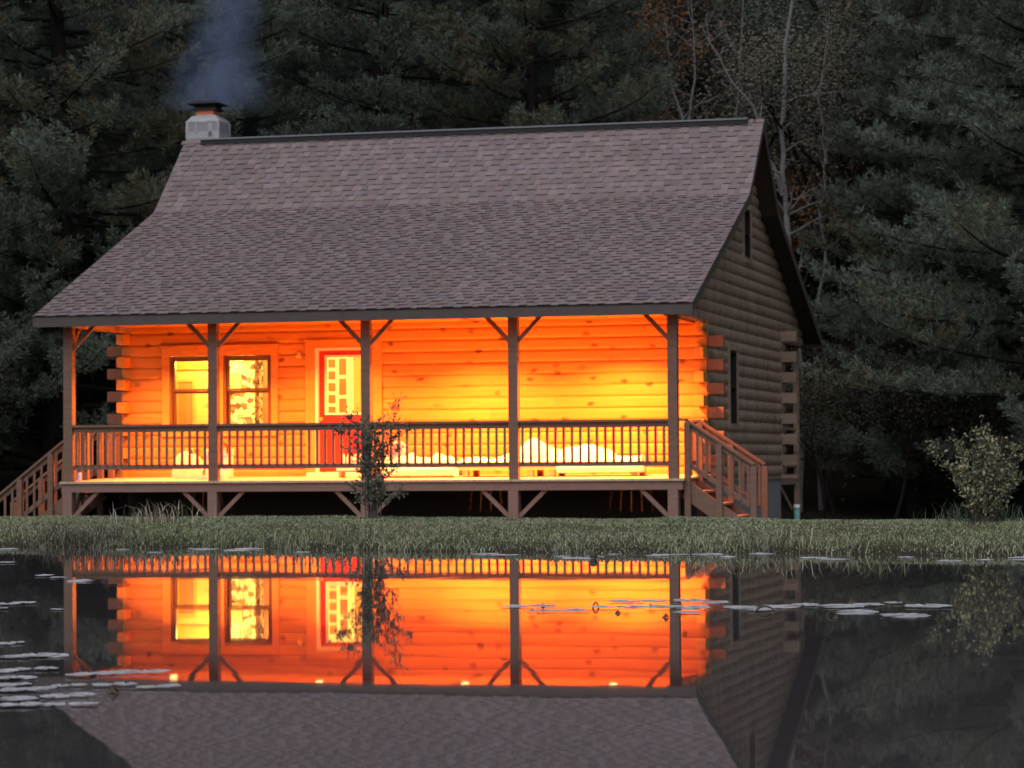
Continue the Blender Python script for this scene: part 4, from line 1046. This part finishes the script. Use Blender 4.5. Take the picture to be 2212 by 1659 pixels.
# ------------------------------------------------------------------ bank grass and shore plants
def blades(px, py, pz, h, w, rng, lean=0.45, cols=None):
    n = len(px); az = rng.uniform(0, 2*math.pi, n); le = h*lean*rng.uniform(0.2, 1.5, n)
    dx, dy = np.cos(az), np.sin(az); sx, sy = -np.sin(az+rng.normal(0, 0.8, n)), np.cos(az)
    b = np.stack([px, py, pz], 1); m = b + np.stack([dx*le*0.35, dy*le*0.35, h*0.6], 1); t = b + np.stack([dx*le, dy*le, h*(1-0.25*np.minimum(1, le/h))], 1)
    s = np.stack([sx, sy, np.zeros(n)], 1)*w[:, None]*0.5
    V = np.stack([b-s, b+s, m-s*0.8, m+s*0.8, t], 1).reshape(-1, 3); k = np.arange(n)*5
    T = np.concatenate([np.stack([k, k+1, k+3], 1), np.stack([k, k+3, k+2], 1), np.stack([k+2, k+3, k+4], 1)])
    return V, T, np.repeat(cols, 5, 0)
def grass_cols(n, rng, straw=0.2):
    g = np.array([(0.255, 0.318, 0.165), (0.305, 0.345, 0.205), (0.215, 0.268, 0.150)])[rng.integers(0, 3, n)]
    s = np.array([(0.30, 0.25, 0.18), (0.24, 0.21, 0.16), (0.42, 0.42, 0.40)])[rng.integers(0, 3, n)]
    return np.where(rng.uniform(0, 1, n)[:, None] < straw, s, g)*rng.uniform(0.65, 1.3, (n, 1))
rng = np.random.default_rng(77)
n = 210000; gx = rng.uniform(-6.5, 6.5, n); s_ = rng.uniform(0, 1, n)**0.85*6.4 + 0.12; gy = shore(gx)+s_
dens = vnoise(gx, gy, 0.45, 21); keep = rng.uniform(0, 1, n) < 0.45+0.75*dens; gx, gy, s_, dens = gx[keep], gy[keep], s_[keep], dens[keep]
n = len(gx); hh = (0.010+0.018*dens**1.5+0.010*vnoise(gx, gy, 1.7, 4))*rng.uniform(0.5, 1.4, n)
strawp = 0.10+0.35*(vnoise(gx, gy, 0.8, 33) > 0.6)
V1, T1, C1 = blades(gx, gy, gz(gx, gy)-0.004, hh, rng.uniform(0.003, 0.006, n), rng, 1.5, np.where((rng.uniform(0, 1, n) < strawp)[:, None], grass_cols(n, rng, 1.0), grass_cols(n, rng, 0.0)))
tag(link('lawn_grass', mesh_np('lawn_grass', V1, T1, M['grass_blades'], C1)), 'short mown grass along the bank between pond and cabin', 'grass', None, 'stuff')
n = 15000; gx = rng.uniform(-6.5, 6.5, n); s_ = np.abs(rng.normal(0.12, 0.30, n))-0.06; dens = vnoise(gx, gx*0, 0.33, 41); keep = rng.uniform(0, 1, n) < 0.25+dens; gx, s_, dens = gx[keep], s_[keep], dens[keep]; gy = shore(gx)+s_
n = len(gx); hh = (0.018+0.075*dens**2.6)*rng.uniform(0.4, 1.4, n)
cols = grass_cols(n, rng, 0.30)*np.where(gx < -1.6, 0.75, 1.0)[:, None]
V1, T1, C1 = blades(gx, gy, np.maximum(gz(gx, gy), -0.02)-0.004, hh, rng.uniform(0.003, 0.006, n), rng, 1.15, cols)
tag(link('shore_grass', mesh_np('shore_grass', V1, T1, M['grass_blades'], C1)), 'longer grass blades leaning over the water along the shore', 'grass', None, 'stuff')

def clump(name, x, y, n, h, spread, cols, label, lean=0.6, w=0.006, seed=1, cat='grass clump'):
    rng = np.random.default_rng(seed)
    px = rng.normal(0, spread, n); py = rng.normal(0, spread*0.6, n)
    cc_ = np.array(cols)[rng.integers(0, len(cols), n)]*rng.uniform(0.6, 1.35, (n, 1))
    V, T, Cc = blades(px, py, gz(px+x, py+y)-float(gz(x, y)), h*rng.uniform(0.35, 1.2, n), np.full(n, w)*rng.uniform(0.6, 1.3, n), rng, lean, cc_)
    o = link(name, mesh_np(name, V, T, M['grass_blades'], Cc), None, (x, y, float(gz(x, y)))); tag(o, label, cat); return o
DRY = [(0.42, 0.36, 0.28), (0.28, 0.25, 0.17), (0.16, 0.18, 0.11), (0.46, 0.44, 0.38)]
GRN = [(0.20, 0.235, 0.135), (0.22, 0.25, 0.15), (0.28, 0.26, 0.20)]
clump('grass_clump', -2.80, 22.3, 170, 0.19, 0.17, DRY, 'tall dry grass clump standing before the left end of the deck', 0.75, 0.006, 3)
clump('grass_clump', -3.25, 20.6, 120, 0.16, 0.22, [(0.07, 0.055, 0.045), (0.10, 0.08, 0.06), (0.16, 0.14, 0.11)], 'dark withered weeds at the far left edge of the shore', 0.7, 0.004, 4)
clump('grass_clump', -3.02, 19.78, 520, 0.105, 0.30, [(0.045, 0.036, 0.03), (0.08, 0.065, 0.05), (0.15, 0.13, 0.11)], 'low dark brown weeds at the left shoreline', 0.9, 0.005, 5)
clump('grass_clump', -1.25, 19.0, 260, 0.14, 0.22, GRN, 'green grass clump at the shore left of the middle', 0.7, 0.006, 6)
clump('grass_clump', 1.55, 17.55, 200, 0.15, 0.20, GRN+DRY[:1], 'grass clump at the shore below the porch stairs', 0.75, 0.006, 7)
clump('grass_clump', 2.15, 17.3, 150, 0.13, 0.16, GRN, 'grass clump at the shore right of the stairs', 0.75, 0.006, 8)
clump('grass_clump', 3.35, 20.1, 320, 0.16, 0.16, [(0.085, 0.125, 0.085), (0.11, 0.14, 0.09)], 'long grass tuft around the foot of the right shrub', 0.6, 0.006, 9)
clump('grass_clump', 3.85, 19.9, 160, 0.07, 0.25, [(0.085, 0.125, 0.085), (0.11, 0.14, 0.09)], 'shorter grass tuft at the right edge beside the shrub', 0.6, 0.006, 10)

def shrub(name, x, y, branches, leafcols, nleaf, leafsize, label, seed, stem='grey_bark', core=None):
    """stems as polylines in local metres; leaves set along the twigs"""
    rng = np.random.default_rng(seed); tb = MB(); cen = []
    for pts, r in branches:
        pts = [np.array(p, float) for p in pts]; fine = []
        for a, b in zip(pts, pts[1:]):
            for t in (0, 0.25, 0.5, 0.75): fine.append(a+(b-a)*t+rng.normal(0, 0.006, 3))
        fine.append(pts[-1]); n_ = len(fine); tb.tube(fine, list(np.linspace(r, 0.0016, n_)), 5, False)
        for i in range(n_//4, n_):
            for _ in range(4):
                d = rng.normal(0, 1, 3); d[2] = abs(d[2])*0.9+0.25; d /= np.linalg.norm(d); L = rng.uniform(0.04, 0.13)
                e = fine[i]+d*L; tb.tube([fine[i], fine[i]+d*L*0.5+rng.normal(0, 0.004, 3), e], [0.0022, 0.0016, 0.001], 3, False)
                for t in np.linspace(0.2, 1, 5): cen.append(fine[i]+d*L*t+rng.normal(0, 0.010, 3))
            cen.append(fine[i]+rng.normal(0, 0.01, 3))
        for t in np.linspace(0, 1, 6): cen.append(pts[-1]+rng.normal(0, 0.012, 3))
    cen = np.array(cen); cen = cen[rng.permutation(len(cen))[:nleaf]] if len(cen) > nleaf else cen
    V, T = leaf_quads(cen, leafsize, rng, 1.2)
    cc_ = np.array(leafcols)[rng.integers(0, len(leafcols), len(cen))]*rng.uniform(0.65, 1.35, (len(cen), 1))
    t = empty(name, (x, y, float(gz(x, y)))); tag(t, label, 'shrub')
    link('stem', tb.mesh('stem', M[stem]), t); link('foliage', mesh_np('foliage', V, T, M['shrub_leaves'], np.repeat(cc_, 4, 0)), t)
    return t
rr = np.random.default_rng(61); br_ = []
for k in range(15):
    a = rr.uniform(-1, 1); h = rr.uniform(0.55, 0.80); br_.append(([(a*0.05, rr.normal(0, 0.03), -0.03), (a*0.08, rr.normal(0, 0.04), h*0.5), (a*0.11+rr.normal(0, 0.015), rr.normal(0, 0.05), h)], 0.006))
br_ += [([(0.02, 0, 0.2), (0.10, 0, 0.5), (0.17, 0.02, 0.78), (0.205, 0.02, 0.96)], 0.005), ([(0.02, 0, 0.4), (0.16, 0, 0.66), (0.30, 0, 0.735)], 0.004),
        ([(0, 0, 0.3), (-0.12, 0, 0.62), (-0.24, 0.02, 0.72), (-0.30, 0, 0.70)], 0.004), ([(0, 0, 0.3), (-0.10, 0, 0.50), (-0.22, 0, 0.585)], 0.004), ([(0, 0, 0.4), (-0.08, 0, 0.66), (-0.16, 0, 0.80), (-0.21, 0, 0.845)], 0.004),
        ([(0.03, 0, 0.35), (0.16, 0, 0.52), (0.22, 0, 0.60)], 0.004), ([(0.05, 0, 0.1), (0.15, 0, 0.16), (0.24, 0, 0.22)], 0.003), ([(-0.03, 0, 0.06), (-0.12, 0, 0.16), (-0.16, 0, 0.26)], 0.003), ([(0.02, 0, 0.3), (0.13, 0, 0.36), (0.19, 0, 0.44)], 0.004)]
shrub('porch_shrub', -1.16, 23.3, br_, [(0.12, 0.165, 0.115), (0.15, 0.185, 0.13), (0.16, 0.15, 0.125)], 2300, 0.031, 'slim upright shrub in front of the red door and post', 62)
rr = np.random.default_rng(63); br_ = []
for k in range(26):
    a = rr.uniform(-0.9, 1.15); h = rr.uniform(0.30, 0.56); yv = rr.normal(0, 0.12)
    br_.append(([(a*0.05, 0, -0.02), (a*0.14, yv*0.4, h*0.45), (a*0.30+rr.normal(0, 0.02), yv, h)], 0.006))
br_ += [([(-0.03, 0, 0), (-0.10, 0, 0.18), (-0.22, 0, 0.38), (-0.36, 0, 0.53)], 0.008), ([(-0.02, 0, 0.05), (-0.08, 0, 0.3), (-0.16, 0, 0.57)], 0.005), ([(0, 0, 0.1), (0.0, 0, 0.4), (0.0, 0, 0.645)], 0.005),
        ([(0.02, 0, 0.1), (0.06, 0, 0.4), (0.05, 0, 0.61)], 0.005), ([(0.03, 0, 0.1), (0.22, 0, 0.36), (0.36, 0, 0.57)], 0.005)]
shrub('shore_shrub', 3.30, 19.8, br_, [(0.26, 0.265, 0.145), (0.22, 0.245, 0.15), (0.31, 0.29, 0.145), (0.18, 0.21, 0.145)], 3300, 0.030, 'rounded yellow green shrub on the bank at far right', 64)

# vent pipe near the gable corner
vp = empty('vent_pipe', (4.75, 47.0, float(gz(4.75, 47.0)))); tag(vp, 'short teal vent pipe with a white cap right of the cabin', 'pipe')
mb = MB(); mb.lathe([(0.048, -0.05), (0.048, 0.42)], 18); mb.build('pipe_shaft', M['teal_plastic'], vp, True)
mb = MB(); mb.lathe([(0.052, 0.42), (0.056, 0.425), (0.056, 0.475), (0.045, 0.49)], 18); mb.build('pipe_cap', M['cap_plastic'], vp, True)

# ------------------------------------------------------------------ lily pads and floating leaves
def pad_mesh(seed):
    rng = np.random.default_rng(seed); mb = MB(); n = 40; ph = rng.uniform(0, 6.28, 4); cutw = rng.uniform(0.08, 0.24)
    ring_ = []
    for i in range(n+1):
        t = cutw + (2*math.pi-2*cutw)*i/n
        r = 1 + 0.07*math.sin(2*t+ph[0]) + 0.05*math.sin(5*t+ph[1]) + rng.normal(0, 0.035) - (0.22 if rng.uniform() < 0.07 else 0)
        ring_.append((math.cos(t)*r*0.5, math.sin(t)*r*0.5, 0.012+0.012*max(0, math.sin(3*t+ph[2]))))
    inner = [(x*0.8, y*0.8, 0.008) for x, y, z in ring_]
    c = (0.03, 0, 0.006)
    for i in range(n):
        mb.poly([c, inner[i], inner[i+1]]); mb.quad(inner[i], ring_[i], ring_[i+1], inner[i+1])
        mb.quad(ring_[i], (ring_[i][0]*0.99, ring_[i][1]*0.99, -0.004), (ring_[i+1][0]*0.99, ring_[i+1][1]*0.99, -0.004), ring_[i+1])
    return mb.mesh('lily_pad', M['pad'])
PADS = [pad_mesh(100+i) for i in range(6)]
F_, PIT, ROLL = 6063.18, 0.028, 0.0072
def on_water(px, py):
    """ground plan of the pads, read off the photo once"""
    xr, yr = px-1106, py-829.5
    x = xr*math.cos(ROLL)-yr*math.sin(ROLL); y = xr*math.sin(ROLL)+yr*math.cos(ROLL)
    d = Vector((x/F_, math.cos(PIT)+y/F_*math.sin(PIT), math.sin(PIT)-y/F_*math.cos(PIT)))
    t = -CAM_H/d.z; return d.x*t, d.y*t
RC = [(1850, 1325, 98), (1955, 1332.6, 107), (1820, 1312, 103), (1876, 1309, 75), (2003, 1312, 90), (1601, 1314, 78), (1687, 1313, 92), (1740, 1309, 66), (1645, 1320, 55), (1930, 1305, 40)]
MC = [(1112, 1312, 62), (1172, 1311, 58), (1171, 1322, 62), (1237, 1321, 66), (1306, 1314, 62), (1365, 1313, 64), (1351, 1301, 70), (1414, 1301, 62), (1490, 1300, 76), (1434, 1314, 80), (1495, 1314, 76), (1483, 1325, 60), (1545, 1304, 60)]
LC0 = [(50, 487, 110), (330, 585, 140), (430, 597, 130), (590, 625, 190), (60, 795, 190), (180, 788, 170), (20, 830, 70), (420, 835, 100), (40, 1092, 150), (130, 1082, 110), (110, 1190, 230), (290, 1180, 250), (420, 1180, 200), (40, 1295, 190), (160, 1283, 150), (340, 1278, 170), (60, 1350, 190), (190, 1343, 170), (50, 1400, 200), (160, 1395, 140), (90, 1438, 220), (290, 1432, 240), (450, 1402, 140), (585, 1398, 130), (760, 1400, 170), (920, 1395, 170), (600, 1325, 230), (760, 1312, 210), (930, 1303, 250), (1130, 1300, 220), (1080, 1418, 150), (1230, 1412, 210), (410, 1482, 220), (590, 1472, 230), (130, 1503, 290), (60, 1552, 180), (230, 1548, 200), (390, 1543, 190), (615, 1540, 200)]
LC = [(x/2.37*0.693, (1550+y/2.37)*0.693, w/2.37*0.693) for x, y, w in LC0]
rng = np.random.default_rng(9)
SC = []
for k in range(30):
    x = float(rng.choice([rng.uniform(0, 700), rng.uniform(760, 1600), rng.uniform(1560, 2212)], p=[0.2, 0.4, 0.4])); SC.append((x, 0, 0))
RK, LK = 'pale lily pad in the right cluster'[:25], 'pale lily pad in the left group'[:25]
OWN = {(RK, 0): 'smooth oval lily pad left of the lowest one in the right cluster', (RK, 1): 'lowest lily pad of the right cluster, a smooth pale oval',
       (RK, 4): 'ragged lily pad at the far right end of the right cluster', (LK, 0): 'lone small lily pad at the left edge nearest the far shore',
       (LK, 3): 'lily pad lying over the mirrored left porch post', (LK, 31): 'rightmost lily pad of the left group below the mirrored fascia',
       (LK, 29): 'lily pad at the right end of the row over the mirrored porch ceiling'}
i = 0
for lst, lab, grp in ((RC, 'pale lily pad in the right cluster on the dark water', 'lily pads in the right cluster'), (MC, 'pale lily pad floating in the middle cluster over the orange reflection', 'lily pads in the middle cluster'), (LC, 'pale lily pad in the left group near the photo edge', 'lily pads in the left group')):
    for px, py, w in lst:
        x, y = on_water(px, py); d = w*y/F_
        o = link('lily_pad', PADS[i % 6], None, (x, y, 0.001+0.0006*(i % 5)), rng.uniform(0, 6.28)); o.scale = (d, d*rng.uniform(0.9, 1.1), 0.09); o.rotation_mode = 'ZXY'; o.rotation_euler[0] = R(rng.uniform(1.0, 3.4)); o.location.z += 0.003
        own = OWN.get((lab[:25], lst.index((px, py, w))))
        tag(o, own or lab, 'lily pad', grp); i += 1
for px, _, _ in SC:
    x = (px-1106)/F_*17; y = float(shore(x)) - abs(rng.normal(0.25, 0.45)) - 0.12; d = rng.uniform(0.08, 0.20)
    o = link('lily_pad', PADS[i % 6], None, (x*y/17, y, 0.001+0.0006*(i % 5)), rng.uniform(0, 6.28)); o.scale = (d, d, 0.14); o.rotation_mode = 'ZXY'; o.rotation_euler[0] = R(rng.uniform(0.5, 2.5)); o.location.z += 0.002
    tag(o, 'small pale lily pad close to the far shoreline', 'lily pad', 'lily pads along the far shore'); i += 1
# curled dead leaves and stems between the pads
def curl_mesh(seed):
    rng = np.random.default_rng(seed); mb = MB(); n = 7
    hx, hz = rng.uniform(-0.25, 0.25), rng.uniform(0.45, 0.75)
    apex = [(-0.5+t*(0.5+hx), 0.0, hz*t**1.6) for t in np.linspace(0, 1, n)]
    for sd in (-1, 1):
        base = [(-0.5+t*rng.uniform(0.8, 1.0), sd*0.32*math.sin(math.pi*t*0.8+0.2), -0.02+0.16*t*rng.uniform(0, 1)) for t in np.linspace(0, 1, n)]
        for a_, b2 in zip(range(n-1), range(1, n)): mb.quad(apex[a_], base[a_], base[b2], apex[b2])
    return mb.mesh('curled_leaf', M['dead_leaf'])
CURLS = [curl_mesh(i) for i in range(4)]
CL = [(1117, 1306, 26), (1173, 1307, 26), (1336, 1322, 34), (1407, 1306, 26), (1465, 1307, 44), (1438, 1331, 36), (1466, 1325, 26), (1868, 1305, 24), (1805, 1331, 26), (243, 1494, 66), (1842, 1302, 50), (1150, 1315, 18)]
for k, (px, py, w) in enumerate(CL):
    x, y = on_water(px, py+3); d = 0.6*w*y/F_
    o = link('curled_leaf', CURLS[k % 4], None, (x, y, 0.0), rng.uniform(-0.6, 0.6)); o.scale = (d, d, d*0.7)
    tag(o, 'large curled brown leaf among the left lily pads' if px < 400 else 'curled dead leaf sticking up among the lily pads', 'leaf', None if px < 400 else 'curled dead leaves among the lily pads')
for k, (px, py, w, h, lab) in enumerate(((1287, 1313, 15, 17, 'bent leaf stem looping above the middle lily pads'), (1653, 1322, 52, 18, 'low arched stem left of the right lily pads'), (1797, 1330, 26, 16, 'small arched stem below the right lily pads'))):
    x, y = on_water(px, py); a = w*y/F_; hz = h*y/F_; mb = MB()
    mb.tube([(-a/2+a*t, 0.01*math.sin(t*3), hz*math.sin(math.pi*t)**0.7*1.0-0.01) for t in np.linspace(0, 1, 12)], [0.0035]*12, 6)
    o = mb.build('leaf_stem', M['dead_leaf'], None, True); o.location = (x, y, 0); tag(o, lab, 'stem')
x, y = on_water(1282, 1208); mb = MB(); mb.lathe([(0.004, 0), (0.018, 0.006), (0.024, 0.024), (0.018, 0.042), (0.004, 0.048)], 16)
o = mb.build('seed_pod', M['dead_leaf'], None, True); o.location = (x, y, -0.003); tag(o, 'round brown seed pod at the water edge below the porch', 'seed pod')
x, y = on_water(1412, 1200); mb = MB(); mb.tube([(0, 0, -0.02), (0.05, 0, 0.03), (0.09, 0, 0.055)], [0.004, 0.003, 0.002], 6)
o = mb.build('twig', M['bark'], None, True); o.location = (x, y, 0); tag(o, 'dark twig slanting out of the water at the shore', 'twig')
print('pads', i, 'tufts', PA[2], PB[2], PC[2], PD[2])
